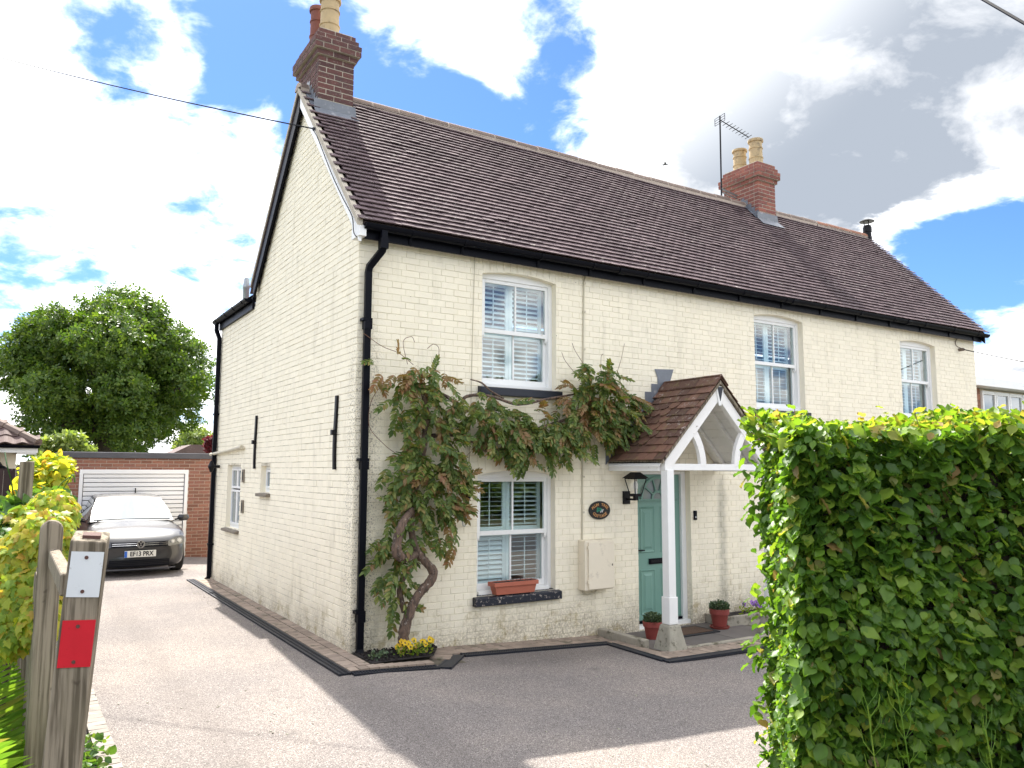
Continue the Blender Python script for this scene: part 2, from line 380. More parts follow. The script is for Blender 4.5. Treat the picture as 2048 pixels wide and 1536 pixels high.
class MB:
    """collects faces for one mesh, in world coordinates"""
    def __init__(s): s.v = []; s.f = []
    def add(s, vs, fs):
        o = len(s.v); s.v += [tuple(q) for q in vs]; s.f += [tuple(i+o for i in q) for q in fs]; return s
    def box(s, x0, x1, y0, y1, z0, z1):
        return s.hexa([(x0, y0, z0), (x1, y0, z0), (x1, y1, z0), (x0, y1, z0), (x0, y0, z1), (x1, y0, z1), (x1, y1, z1), (x0, y1, z1)])
    def hexa(s, p):
        return s.add(p, [(0, 3, 2, 1), (4, 5, 6, 7), (0, 1, 5, 4), (1, 2, 6, 5), (2, 3, 7, 6), (3, 0, 4, 7)])
    def bar(s, a, b, w, h, upv=(0, 0, 1)):
        a, b = Vector(a), Vector(b); d = (b-a).normalized(); x = d.cross(Vector(upv))
        if x.length < 1e-4: x = d.cross(Vector((0, 1, 0)))
        x.normalize(); z = x.cross(d)
        c = [(-w/2, -h/2), (w/2, -h/2), (w/2, h/2), (-w/2, h/2)]
        return s.add([a+x*i+z*j for i, j in c]+[b+x*i+z*j for i, j in c], [(3, 2, 1, 0), (4, 5, 6, 7), (0, 1, 5, 4), (1, 2, 6, 5), (2, 3, 7, 6), (3, 0, 4, 7)])
    def prism(s, pts, off):
        """polygon pts (3D, planar) extruded by vector off"""
        n = len(pts); off = Vector(off)
        return s.add([Vector(p) for p in pts]+[Vector(p)+off for p in pts],
                     [tuple(range(n))[::-1], tuple(range(n, 2*n))]+[(i, (i+1) % n, n+(i+1) % n, n+i) for i in range(n)])
    def tube(s, pts, r, seg=8, closed_ends=True, sq=False):
        pts = [Vector(p) for p in pts]; n = len(pts); rs = r if isinstance(r, (list, tuple)) else [r]*n
        up_ = None; rings = []
        for i, p in enumerate(pts):
            d = (pts[min(i+1, n-1)]-pts[max(i-1, 0)]).normalized()
            if up_ is None: up_ = Vector((0, 0, 1)) if abs(d.z) < .9 else Vector((0, 1, 0))
            x = d.cross(up_).normalized(); up_ = x.cross(d)
            if sq: ring = [p+x*(a*rs[i])+up_*(b*rs[i]) for a, b in ((-1, -1), (1, -1), (1, 1), (-1, 1))]
            else: ring = [p+(x*math.cos(2*math.pi*k/seg)+up_*math.sin(2*math.pi*k/seg))*rs[i] for k in range(seg)]
            rings.append(ring)
        m = len(rings[0]); o = len(s.v)
        for rg in rings: s.v += [tuple(q) for q in rg]
        for i in range(n-1):
            for k in range(m): s.f.append((o+i*m+k, o+i*m+(k+1) % m, o+(i+1)*m+(k+1) % m, o+(i+1)*m+k))
        if closed_ends: s.f.append(tuple(o+k for k in range(m))[::-1]); s.f.append(tuple(o+(n-1)*m+k for k in range(m)))
        return s
    def lathe(s, c, prof, seg=20, cap=True):
        c = Vector(c); o = len(s.v); m = seg
        for r, z in prof:
            s.v += [(c.x+r*math.cos(2*math.pi*k/m), c.y+r*math.sin(2*math.pi*k/m), c.z+z) for k in range(m)]
        for i in range(len(prof)-1):
            for k in range(m): s.f.append((o+i*m+k, o+i*m+(k+1) % m, o+(i+1)*m+(k+1) % m, o+(i+1)*m+k))
        if cap: s.f.append(tuple(o+k for k in range(m))[::-1]); s.f.append(tuple(o+(len(prof)-1)*m+k for k in range(m)))
        return s
    def mesh(s, name='m', smooth=False, bevel=0):
        me = bpy.data.meshes.new(name); me.from_pydata(s.v, [], s.f); me.validate()
        if smooth:
            me.polygons.foreach_set('use_smooth', [True]*len(me.polygons))
        me.update(); return me
    def build(s, name, mat, parent=None, smooth=False, bevel=0):
        o = mesh_obj(name, s.mesh(name, smooth), mat, parent)
        if bevel:
            b = o.modifiers.new('bevel', 'BEVEL'); b.width = bevel; b.segments = 2; b.limit_method = 'ANGLE'; b.angle_limit = rad(40)
        if smooth: autosmooth(o.data)
        return o
def autosmooth(me, ang=38):
    me.update()
    try: me.set_sharp_from_angle(angle=rad(ang))
    except Exception: pass
def struct(name, mb, mat, smooth=False):
    return tag(mb.build(name, mat, None, smooth), kind='structure')

def text_mesh(s, size, ext=.002, bold=.0):
    cu = bpy.data.curves.new('lettering', 'FONT'); cu.body = s; cu.size = size; cu.extrude = ext; cu.align_x = 'CENTER'; cu.align_y = 'CENTER'; cu.resolution_u = 3; cu.offset = bold
    o = bpy.data.objects.new('lettering', cu); COL.objects.link(o)
    me = bpy.data.meshes.new_from_object(o.evaluated_get(bpy.context.evaluated_depsgraph_get()))
    V = np.array([v.co[:] for v in me.vertices]); Fs = [tuple(p.vertices) for p in me.polygons]
    bpy.data.objects.remove(o); bpy.data.curves.remove(cu); bpy.data.meshes.remove(me)
    return V, Fs
TXT_PLATE = text_mesh('EF13 PRX', .125, .002, .0035)
TXT_SIGN = {c: text_mesh(c, .072, .002, .0008) for c in 'PLUMTRECOAG'}

# frames: columns u, v, w as numpy
FRONT = np.array([(1, 0, 0), (0, 0, 1), (0, -1, 0)], float).T
GABLE = np.array([(0, -1, 0), (0, 0, 1), (-1, 0, 0)], float).T
def pieces(templates, items, name, mat, parent, limit=300, restname=None, near=True):
    """items: (template index, origin(3), R 3x3, scale(3)). The `limit` nearest become objects that share mesh data, the rest one stuff part."""
    if isinstance(mat, str): mat = MATS[mat]
    cam_ = np.array(CAM)
    if near: items = sorted(items, key=lambda q: float(np.sum((np.asarray(q[1])-cam_)**2)))
    one, rest = items[:limit], items[limit:]
    for me in templates:
        if not me.materials: me.materials.append(mat)
    for k, (ti, o, R, s) in enumerate(one):
        ob = bpy.data.objects.new(name, templates[ti])
        reg(ob, parent, tuple(o))
        ob.rotation_mode = 'QUATERNION'; ob.rotation_quaternion = Matrix(np.asarray(R).tolist()).to_quaternion(); ob.scale = s
    if rest:
        cache = []
        for me in templates:
            V = np.array([v.co[:] for v in me.vertices]); cache.append((V, [tuple(p.vertices) for p in me.polygons]))
        Vs = []; by = {}
        off = 0
        for ti, o, R, s in rest:
            V, fs = cache[ti]
            Vs.append((V*np.asarray(s)) @ np.asarray(R).T + np.asarray(o))
            for f in fs: by.setdefault(len(f), []).append([i+off for i in f])
            off += len(V)
        r = mesh_obj(restname or name+'_field', np_mesh(name, np.concatenate(Vs), [np.array(v) for v in by.values()]), mat, parent)
        r['kind'] = 'stuff'
    return one

def brick_mesh(L, H, D=.0055, bev=.0032, j=.0012, seed=0):
    r = random.Random(seed)
    m = MB(); a, b = L/2, H/2
    def J(): return r.uniform(-j, j)
    base = [(-a, -b), (a, -b), (a, b), (-a, b)]
    v = [(x, y, -.004) for x, y in base]+[(x+J(), y+J(), D*.55) for x, y in base]
    v += [((abs(x)-bev)*(1 if x > 0 else -1)+J(), (abs(y)-bev)*(1 if y > 0 else -1)+J(), D+J()*.6) for x, y in base]
    f = []
    for k in range(2):
        for i in range(4): f.append((k*4+i, k*4+(i+1) % 4, k*4+4+(i+1) % 4, k*4+4+i))
    f.append((8, 9, 10, 11))
    return m.add(v, f).mesh('brick')
def gz(x):
    X = [-300, 0, 1, 3.5, 5, 300]; Z = [0, 0, -.06, -.175, -.2, -.2]
    return float(np.interp(x, X, Z))
# ================================================================ ground
def sheet(xs, y0, y1, dz=0.0, f=gz):
    m = MB()
    for a, b in zip(xs[:-1], xs[1:]):
        m.add([(a, y0, f(a)+dz), (b, y0, f(b)+dz), (b, y1, f(b)+dz), (a, y1, f(a)+dz)], [(0, 1, 2, 3)])
    return m
struct('ground', sheet([-300, 0, 1, 3.5, 5, 300], -300, 300, -.03), 'garden_ground')
struct('driveway', sheet([-2.42, 0, 1, 3.5, 5, 16], -9.4, 11.0), 'resin_gravel')
struct('road', sheet([-60, 0, 1, 3.5, 5, 60], -16, -9.404, -.006), 'fascia_grey')
struct('garden_bed', MB().add([(-7, -9.4, -.008), (-2.52, -9.4, -.008), (-2.52, 11, -.008), (-7, 11, -.008)], [(0, 1, 2, 3)]), 'soil')

# ================================================================ cottage
HL, MD, WD = 12.75, 4.42, 6.78            # length, depth of the main block, depth with the rear wing
EY, EZ, RY, RZ = -.2, 4.62, 2.2, 7.15     # eaves and ridge of the tiled roof
KS = (RZ-EZ)/(RY-EY)
cot = thing('cottage', 'long cream painted brick cottage with brown tiled roof and two chimneys', 'house', (6.4, 2.2, 0))
def roofz(y): return EZ+KS*(y-EY) if y < RY else RZ-KS*(y-RY)
def wall_shell(u0, u1, v0, v1, ops, R, O, th=.24, rv=None):
    """flat wall between u0..u1, v0..v1 with rectangular openings, R frame, O origin: front, back and reveals"""
    m = MB(); us = sorted({u0, u1, *[o[0] for o in ops], *[o[1] for o in ops]}); vs = sorted({v0, v1, *[o[2] for o in ops], *[o[3] for o in ops]})
    P = lambda u, v, w: tuple(np.asarray(O)+R @ np.array([u, v, w]))
    for a, b in zip(us[:-1], us[1:]):
        for c, d in zip(vs[:-1], vs[1:]):
            if any(o[0] <= a and b <= o[1] and o[2] <= c and d <= o[3] for o in ops): continue
            m.add([P(a, c, 0), P(b, c, 0), P(b, d, 0), P(a, d, 0)], [(0, 1, 2, 3)])
            m.add([P(a, c, -th), P(b, c, -th), P(b, d, -th), P(a, d, -th)], [(3, 2, 1, 0)])
    m_, m = m, (rv or m)
    for a, b, c, d in ops:
        m.add([P(a, c, 0), P(a, d, 0), P(a, d, -th), P(a, c, -th)], [(0, 1, 2, 3)])
        m.add([P(b, c, 0), P(b, d, 0), P(b, d, -th), P(b, c, -th)], [(3, 2, 1, 0)])
        m.add([P(a, d, 0), P(b, d, 0), P(b, d, -th), P(a, d, -th)], [(0, 1, 2, 3)])
        m.add([P(a, c, 0), P(b, c, 0), P(b, c, -th), P(a, c, -th)], [(3, 2, 1, 0)])
    return m_
def split_reveals(rv, par):
    for k in range(0, len(rv.f), 4):
        MB().add(rv.v[k*4:k*4+16], [tuple(i-k*4 for i in f) for f in rv.f[k:k+4]]).build('reveal', 'cream_brick_paint', par)
ARCH = .055
WINS = dict(a=(1.575, 2.665, 2.93, 4.37), b=(6.40, 7.55, 2.87, 4.38), c=(1.53, 2.645, .47, 1.93), d=(10.24, 11.36, 2.87, 4.32))
DOOR = (4.0, 4.97, -.16, 1.93)
ops = list(WINS.values())+[DOOR]
STR = [brick_mesh(.222, .069, seed=i) for i in range(5)]; HDR = [brick_mesh(.1095, .069, seed=20+i) for i in range(4)]
def flemish(u0, u1, v0, v1, ops, topf=None, R=FRONT, O=(0, 0, 0), gap=.003):
    items = []; row = 0; v = v0
    while v < v1:
        c = v+.0375; u = u0-(.16875 if row % 2 else .0); k = 0
        while u < u1:
            L = .225 if (k % 2 == 0) else .1125
            a, b = max(u, u0), min(u+L, u1); cuts = [(a, b)]
            for o0, o1, o2, o3 in ops:
                if c > o2-.036 and c < o3+.036:
                    nc = []
                    for p, q in cuts:
                        if q <= o0 or p >= o1: nc.append((p, q))
                        else:
                            if p < o0: nc.append((p, o0))
                            if q > o1: nc.append((o1, q))
                    cuts = nc
            for p, q in cuts:
                if q-p < .03: continue
                if topf and v+.08 > min(topf(p), topf(q)): continue
                full = .225 if L > .2 else .1125
                sx = (q-p-gap)/(full-gap)
                ti = random.randrange(5) if L > .2 else 5+random.randrange(4)
                o = np.asarray(O)+R @ np.array([(p+q)/2, c+random.uniform(-.0015, .0015), random.uniform(-.0012, .0012)])
                items.append((ti, o, R, (sx, random.uniform(.97, 1.02), random.uniform(.75, 1.25))))
            u += L; k += 1
        v += .075; row += 1
    return items
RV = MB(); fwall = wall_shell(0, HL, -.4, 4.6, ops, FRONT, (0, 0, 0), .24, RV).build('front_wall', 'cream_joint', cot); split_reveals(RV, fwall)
bops = [(o[0]-(.02 if i < 4 else 0), o[1]+(.02 if i < 4 else 0), o[2]-(.13 if i < 4 else 0), o[3]+(.235 if i < 4 else .0)) for i, o in enumerate(ops)]
bops = [(o[0], o[1], o[2], b[3]) for o, b in zip(ops, bops)]
its = flemish(0.0, HL, -.3, 4.56, bops)
# segmental arches of soldier bricks over the windows
for i, (x0, x1, z0, z1) in enumerate(ops[:4]):
    n = 11; wd = (x1-x0)/n
    for k in range(n):
        xc = x0+wd*(k+.5); s = (xc-(x0+x1)/2)/((x1-x0)/2)
        a = -s*.10; Rz = FRONT @ np.array([[math.cos(a), -math.sin(a), 0], [math.sin(a), math.cos(a), 0], [0, 0, 1]]) @ np.array([[0, -1, 0], [1, 0, 0], [0, 0, 1]])
        zc = z1+.112-ARCH*s*s
        if zc+.11 > 4.575: zc = z1+.095-ARCH*s*s
        its.append((random.randrange(5), np.array([xc, 0, zc]), Rz, (.88 if z1 > 4.2 else .97, (wd-.007)/.069, 1.0)))
    m = MB(); N = 12
    for k in range(N):
        xa, xb = x0+(x1-x0)*k/N, x0+(x1-x0)*(k+1)/N
        f = lambda x: z1-.004-ARCH*((x-(x0+x1)/2)/((x1-x0)/2))**2
        za, zb = f(xa), f(xb)
        m.add([(xa, -.003, za), (xb, -.003, zb), (xb, -.003, z1+.004), (xa, -.003, z1+.004), (xa, .12, za), (xb, .12, zb)], [(0, 1, 2, 3), (0, 4, 5, 1)])
    m.build('window_arch', 'cream_brick_paint', fwall)
pieces(STR+HDR, its, 'brick', 'cream_brick_paint', fwall, 150, 'brickwork')
GW = dict(a=(4.95, 5.85, .97, 2.0), b=(3.24, 3.73, 1.60, 1.98))
gops = [(-o[1], -o[0], o[2], o[3]) for o in GW.values()]
def gtop(u):
    y = -u
    return 4.58 if y > 4.42 else min(roofz(y)-.02, 99)
RV = MB(); g = wall_shell(-WD, 0, -.4, 4.56, gops, GABLE, (0, 0, 0), .24, RV)
g.add([(0, MD, 4.56), (0, 0, 4.56), (0, 0, 4.72), (0, RY, RZ-.06), (0, MD, 4.75)], [(0, 1, 2, 3, 4)])
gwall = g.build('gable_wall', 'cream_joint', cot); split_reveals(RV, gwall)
STR2 = [m.copy() for m in STR]; HDR2 = [m.copy() for m in HDR]
pieces(STR2+HDR2, flemish(-WD, 0, -.3, 7.1, gops, gtop, GABLE), 'brick', 'cream_brick_paint', gwall, 150, 'brickwork')
bw = MB(); bw.box(HL-.24, HL, .02, MD, -.4, 4.6); bw.box(.02, HL-.02, MD-.2, MD, -.4, 4.6); bw.box(.24, 4.6, WD-.2, WD, -.4, 4.56); bw.box(4.4, 4.6, MD, WD-.2, -.4, 4.56)
bw.add([(HL-.01, .0, 4.6), (HL-.01, MD, 4.6), (HL-.01, RY, RZ-.1)], [(0, 1, 2)])
bw.build('rear_wall', 'cream_render', cot)
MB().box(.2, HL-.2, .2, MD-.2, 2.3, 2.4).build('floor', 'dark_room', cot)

# ---- roof
X0, X1 = -.10, HL+.10
sl_len = math.hypot(RY-EY, RZ-EZ); cs, sn = (RY-EY)/sl_len, (RZ-EZ)/sl_len
RF = np.array([(1, 0, 0), (0, cs, sn), (0, -sn, cs)], float).T    # u along the eaves, v up the slope, w out of the roof
def sag(x): return .012*math.sin(x*.55+.6)+.004*math.sin(x*1.7)
m = MB(); nx = 24
for i in range(nx):
    a, b = X0+.03+(X1-X0-.06)*i/nx, X0+.03+(X1-X0-.06)*(i+1)/nx
    P = lambda x, v, w: tuple(np.array([x, EY, EZ])+RF @ np.array([0, v, w+sag(x)]))
    m.add([P(a, .02, -.01), P(b, .02, -.01), P(b, sl_len, -.01), P(a, sl_len, -.01), P(a, .02, -.07), P(b, .02, -.07), P(b, sl_len, -.07), P(a, sl_len, -.07)], [(0, 1, 2, 3), (7, 6, 5, 4), (0, 4, 5, 1)])
m.add([(X0, RY, RZ), (X1, RY, RZ), (X1, MD+.02, roofz(MD+.02)), (X0, MD+.02, roofz(MD+.02))], [(0, 1, 2, 3)])
m.add([(X0, RY, RZ-.1), (X1, RY, RZ-.1), (X1, MD+.02, roofz(MD+.02)-.1), (X0, MD+.02, roofz(MD+.02)-.1)], [(3, 2, 1, 0)])
# rear wing roof, rising from the side gutter
m.add([(-.08, MD, 4.66), (-.08, WD+.1, 4.66), (2.3, WD+.1, 6.1), (2.3, MD-1.6, 6.1)], [(3, 2, 1, 0)])
m.add([(2.3, MD, 6.1), (2.3, WD+.1, 6.1), (4.7, WD+.1, 4.66), (4.7, MD, 4.66)], [(3, 2, 1, 0)])
m.add([(-.06, WD+.05, 4.6), (4.6, WD+.05, 4.6), (2.3, WD+.05, 6.06)], [(2, 1, 0)])
roof = m.build('roof', 'roof_tile', cot)
def tile_mesh(W, L, T, lo, hi, camber=.004, club=False, seed=0):
    """plain tile in u,v,w: lower edge raised to lo, head at hi"""
    m = MB(); r = random.Random(seed); us = [-.5, -.17, .17, .5]
    h = lambda u: camber*(1-(2*u)**2)
    j = lambda a: r.uniform(-a, a)
    top = []; bot = []
    for u in us:
        dv = 0
        if club: dv = L*.28*(abs(2*u)**2.2)
        top.append((u*W, dv+j(.0015), lo+h(u)+j(.001))); bot.append((u*W, dv, lo+h(u)-T))
    hd = [(u*W, L, hi+h(u)) for u in us]
    n = 4; v = top+bot+hd; f = []
    for i in range(n-1):
        f.append((i, i+1, 2*n+i+1, 2*n+i)); f.append((n+i, n+i+1, i+1, i))
    f.append((n, 0, 2*n)); f.append((2*n-1, 3*n-1, n-1))
    return m.add(v, f).mesh('roof_tile')
GAU = sl_len/34; TW = .1665
TT = [tile_mesh(TW-.002, GAU*1.35, .014, .041, .009, .0015, seed=i) for i in range(6)]
its = []
chim = [(.02, .53, 1.70, 2.70), (8.74, 9.25, 1.78, 2.72)]
for r_ in range(34):
    v = r_*GAU-.015; x = X0+(TW/2 if r_ % 2 else TW)
    if r_ % 2 == 0: x = X0+TW*.5
    else: x = X0+TW
    while x < X1-.03:
        p = np.array([x, EY, EZ])+RF @ np.array([0, v, sag(x)+random.uniform(-.0012, .0015)+(.006 if random.random() < .01 else 0)])
        a = random.gauss(0, .005); b = random.gauss(0, .005)
        Rt = RF @ np.array([[math.cos(a), -math.sin(a), 0], [math.sin(a), math.cos(a), 0], [0, 0, 1]]) @ np.array([[math.cos(b), 0, math.sin(b)], [0, 1, 0], [-math.sin(b), 0, math.cos(b)]])
        if not any(c0-.02 < x < c1+.02 and p[1] > c2-.02 for c0, c1, c2, c3 in chim): its.append((random.randrange(6), p, Rt, (1, 1, random.uniform(.97, 1.05))))
        x += TW
pieces(TT, its, 'tile', 'roof_tile', roof, 300, 'tiling')
# ridge tiles with mortar joints between them
def ridge_run(a, b, col):
    n = max(1, round((b-a)/.42)); L = (b-a)/n
    for k in range(n):
        mb = MB(); x0, x1 = a+L*k+.012, a+L*(k+1)-.012; N = 8; z0 = RZ+sag((x0+x1)/2)*.7+random.uniform(-.006, .006)
        ang = [math.pi*i/N for i in range(N+1)]; ring = [(math.cos(q)*.115, math.sin(q)*.095-.035) for q in ang]
        vs = [(x0, RY+c, z0+s_) for c, s_ in ring]+[(x1, RY+c, z0+s_) for c, s_ in ring]
        mb.add(vs, [(i+1, i, N+1+i, N+2+i) for i in range(N)]+[tuple(range(N+1)), tuple(range(N+1, 2*N+2))[::-1]])
        mb.build('ridge_tile', col, roof, True)
    mb = MB()
    for k in range(n+1):
        x = a+L*k; z0 = RZ+sag(x)*.7; N = 8
        ring = [(math.cos(math.pi*i/N)*.112, math.sin(math.pi*i/N)*.093-.035) for i in range(N+1)]
        mb.add([(x-.014, RY+c, z0+s_) for c, s_ in ring]+[(x+.014, RY+c, z0+s_) for c, s_ in ring], [(i+1, i, N+1+i, N+2+i) for i in range(N)]+[tuple(range(N+1)), tuple(range(N+1, 2*N+2))[::-1]])
    N = max(2, int((b-a)*3))
    for k in range(N):
        xa, xb = a+(b-a)*k/N, a+(b-a)*(k+1)/N; za, zb = RZ+sag(xa)*.7, RZ+sag(xb)*.7
        mb.add([(xa, RY-.118, za-.10), (xb, RY-.118, zb-.10), (xb, RY-.108, zb-.02), (xa, RY-.108, za-.02)], [(0, 1, 2, 3)])
    mb.build('ridge_mortar', 'grey_mortar', roof)
material('ridge_clay', lambda n, b: m_tile(n, b, (.15, .11, .09), (.25, .185, .15), .25))
material('ridge_red', lambda n, b: m_tile(n, b, (.26, .12, .075), (.34, .16, .10), .1))
ridge_run(X0, .02, 'ridge_clay'); ridge_run(.54, 8.73, 'ridge_clay'); ridge_run(9.26, 10.9, 'ridge_clay'); ridge_run(10.92, X1-.02, 'ridge_red')
# verge: mortar bed, bargeboards (white on the front slope, black on the rear slope)
def slope_board(x0, x1, ya, yb, dtop, dbot, name, mat, par):
    P = [(ya, roofz(ya)-dtop), (yb, roofz(yb)-dtop), (yb, roofz(yb)-dbot), (ya, roofz(ya)-dbot)]
    return MB().prism([(x0, y, z) for y, z in P], (x1-x0, 0, 0)).build(name, mat, par)
slope_board(X0-.014, X0+.05, EY+.0, RY-.02, -.034, .05, 'verge_mortar', 'mortar', roof)
slope_board(X0-.006, X0+.05, RY+.02, MD-.02, -.022, .055, 'verge_mortar', 'mortar', roof)
slope_board(-.078, -.048, EY+.03, RY-.03, .05, .25, 'bargeboard', 'white_paint', roof)
slope_board(-.085, -.048, RY-.02, MD-.12, .055, .33, 'bargeboard', 'black_plastic', roof)
for ya_, yb_ in ((EY+.1, RY), (RY, MD-.2)): slope_board(-.048, -.002, ya_, yb_, .16, .20, 'soffit', 'black_plastic', roof)
MB().prism([(-.086, EY-.0, EZ-.16), (-.086, .03, EZ-.16), (-.086, .03, EZ+.12), (-.086, EY-.0, EZ-.05)], (.08, 0, 0)).build('box_end', 'white_paint', roof)
slope_board(HL+.02, HL+.05, EY, RY-.02, .05, .2, 'bargeboard', 'black_plastic', roof)
# rear-slope tiles show edge-on along the verge
tm = [tile_mesh(TW-.004, GAU*1.45, .016, .032, .010, seed=40)]
RB = np.array([(-1, 0, 0), (0, -cs, sn), (0, sn, cs)], float).T
pieces(tm, [(0, np.array([X0+TW/2, MD+.02, roofz(MD+.02)])+RB @ np.array([0, k*GAU, .0]), RB, (1, 1, 1)) for k in range(34) if MD+.02-k*GAU*cs > RY+.05], 'tile', 'roof_tile', roof, 60)

# ---- fascia, gutter, downpipes
MB().box(0, HL+.06, -.125, -.10, 4.455, 4.625).build('fascia', 'black_plastic', cot)
MB().box(.0, HL+.05, -.10, -.004, 4.50, 4.515).build('soffit', 'black_plastic', cot)
def gutter(a, b, c, r=.062, horizontal='x'):
    m = MB(); N = 8
    ring = [(math.cos(math.pi+math.pi*i/N)*r, math.sin(math.pi+math.pi*i/N)*r) for i in range(N+1)]+[(math.cos(2*math.pi-math.pi*i/N)*(r-.006), math.sin(2*math.pi-math.pi*i/N)*(r-.006)) for i in range(N+1)]
    n = len(ring)
    if horizontal == 'x': f = lambda s, p, q: (s, c[0]+p, c[1]+q)
    else: f = lambda s, p, q: (c[0]+p, s, c[1]+q)
    m.add([f(a, p, q) for p, q in ring]+[f(b, p, q) for p, q in ring], [(i, (i+1) % n, n+(i+1) % n, n+i) for i in range(n)])
    m.add([f(a, p, q) for p, q in ring[:N+1]], [tuple(range(N+1))]); m.add([f(b, p, q) for p, q in ring[:N+1]], [tuple(range(N+1))])
    return m
gu = gutter(-.03, HL+.14, (-.195, 4.60)).build('gutter', 'black_plastic', cot, True)
for x in (.55, 1.22, 2.3, 3.12, 4.05, 5.0, 5.95, 6.9, 7.85, 8.8, 9.75, 10.7, 11.65, 12.5):
    b = gutter(x-.017, x+.017, (-.195, 4.60), .069); b.bar((x, -.14, 4.56), (x, -.12, 4.46), .03, .03); b.build('gutter_bracket', 'black_plastic', gu)
for x in (3.6, 7.1, 10.2):
    gutter(x-.06, x+.06, (-.195, 4.60), .072).build('gutter_joint', 'black_plastic', gu)
dp = MB(); dp.tube([(.20, -.195, 4.57), (.20, -.195, 4.40), (.20, -.17, 4.34), (.09, -.075, 4.16), (.085, -.062, 4.10), (.085, -.062, .06), (.085, -.10, -.005)], .036, sq=True)
dpo = dp.build('downpipe', 'black_plastic', cot, bevel=.006)
MB().box(.155, .245, -.235, -.15, 4.35, 4.46).build('pipe_socket', 'black_plastic', dpo)
for z in (.42, 2.02, 3.55):
    MB().box(.02, .128, -.104, -.0, z, z+.03).build('pipe_clip', 'black_plastic', dpo); MB().box(.042, .128, -.105, -.019, z-.09, z-.002).build('pipe_collar', 'black_plastic', dpo)
g2 = gutter(MD+.1, WD+.12, (-.10, 4.63), .062, 'y').build('gutter', 'black_plastic', cot, True)
MB().box(-.045, -.004, MD+.05, WD+.05, 4.46, 4.66).build('fascia', 'black_plastic', cot)
for y in (MD+.35, MD+.95, MD+1.55, WD-.1): gutter(y-.03, y+.03, (-.10, 4.63), .07, 'y').build('gutter_bracket', 'black_plastic', g2)
dp = MB(); dp.tube([(-.10, WD-.0, 4.6), (-.10, WD-.0, 4.45), (-.055, WD-.06, 4.3), (-.055, WD-.06, .05), (-.10, WD-.06, -.01)], .036, sq=True)
dpo = dp.build('downpipe', 'black_plastic', cot, bevel=.006)
for z in (.6, 2.9): MB().box(-.10, -.0, WD-.12, WD-.0, z, z+.03).build('pipe_clip', 'black_plastic', dpo)

# ---- chimneys
def chimney(x0, x1, y0, y1, zb, zbody, bm, label, courses=.0765):
    root = MB().box(x0+.005, x1-.005, y0+.005, y1-.005, zb, zbody+.38).build('chimney', 'mortar', cot)
    tag(root, label)
    Bs = {}
    def bk(L, D, H):
        k = (round(L, 3), round(D, 3), round(H, 3))
        if k not in Bs: Bs[k] = [MB().box(-L/2, L/2, -D/2, D/2, -H/2, H/2).mesh('brick') for _ in range(1)]; [q.materials.append(MATS[bm]) for q in Bs[k]]
        return Bs[k][0]
    n = int(round((zbody-zb)/courses)); z = zbody-n*courses
    prof = [0]*n+[.035, .075, .078, .045, .01]
    cnt = 0
    for i, pj in enumerate(prof):
        a0, a1, b0, b1 = x0-pj, x1+pj, y0-pj, y1+pj
        W, D = a1-a0, b1-b0; zc = z+courses*(i+.5); th = .10; H = courses-.014
        odd = i % 2
        # bricks of the four faces, bonded at the corners
        def run(s0, s1, first):
            out = []; s = s0; L = first
            while s < s1-.02:
                e = min(s+L, s1)
                if s1-e < .05: e = s1
                out.append((s, e)); s = e; L = .225
            return out
        if pj > 0: MB().box(a0+.006, a1-.006, b0+.006, b1-.006, zc-courses/2+.001, zc+courses/2-.001).build('mortar_bed', 'mortar', root)
        for s0, s1 in run(a0, a1, .225 if odd else .1125):
            s0, s1 = s0-(.0065 if s0 <= a0+1e-6 else 0), s1+(.0065 if s1 >= a1-1e-6 else 0)
            for yy in (b0+th/2, b1-th/2):
                o = bpy.data.objects.new('brick', bk(s1-s0-.013, th, H)); reg(o, root, ((s0+s1)/2+random.uniform(-.001, .001), yy+random.uniform(-.002, .002), zc)); cnt += 1
        for s0, s1 in run(b0+th+.005, b1-th-.005, .1125 if odd else .225):
            for xx in (a0+th/2, a1-th/2):
                o = bpy.data.objects.new('brick', bk(th, s1-s0-.013, H)); reg(o, root, (xx+random.uniform(-.002, .002), (s0+s1)/2, zc)); cnt += 1
    zt = z+courses*len(prof)
    MB().prism([(x0+.02, y0+.02, zt-.03), (x1-.02, y0+.02, zt-.03), (x1-.02, y1-.02, zt-.03), (x0+.02, y1-.02, zt-.03)], (0, 0, .05)).build('flaunching', 'mortar', root)
    # lead: apron on the front, stepped soakers up the sides
    k = roofz
    yb = y0-.15
    MB().add([(x0-.05, y0-.010, k(y0)+.17), (x1+.03, y0-.010, k(y0)+.17), (x1+.05, y0-.010, k(y0)+.045), (x0-.05, y0-.010, k(y0)+.045), (x0-.06, yb, k(yb)+.055), (x1+.08, yb, k(yb)+.055)], [(0, 3, 2, 1), (3, 4, 5, 2)]).build('lead_apron', 'lead', root)
    for side, xx in ((-1, x0-.006), (1, x1+.006)):
        m = MB(); s = 0; y = y0
        while y < RY-.02:
            y2 = min(y+.085, RY)
            m.add([(xx, y, k(y)+.02), (xx, y2, k(y2)+.02), (xx, y2, k(y2)+.12), (xx, y, k(y2)+.12)], [(0, 1, 2, 3)]); y = y2
        m.add([(xx, RY, k(RY)), (xx, y1, k(y1)), (xx, y1, k(y1)+.12), (xx, RY, k(RY)+.12)], [(0, 1, 2, 3)])
        m.add([(xx, y0, k(y0)+.045), (xx+side*.07, y0, k(y0)+.045), (xx+side*.07, RY, k(RY)+.045), (xx, RY, k(RY)+.045)], [(0, 1, 2, 3)])
        m.build('lead_flashing', 'lead', root)
    return root, zt
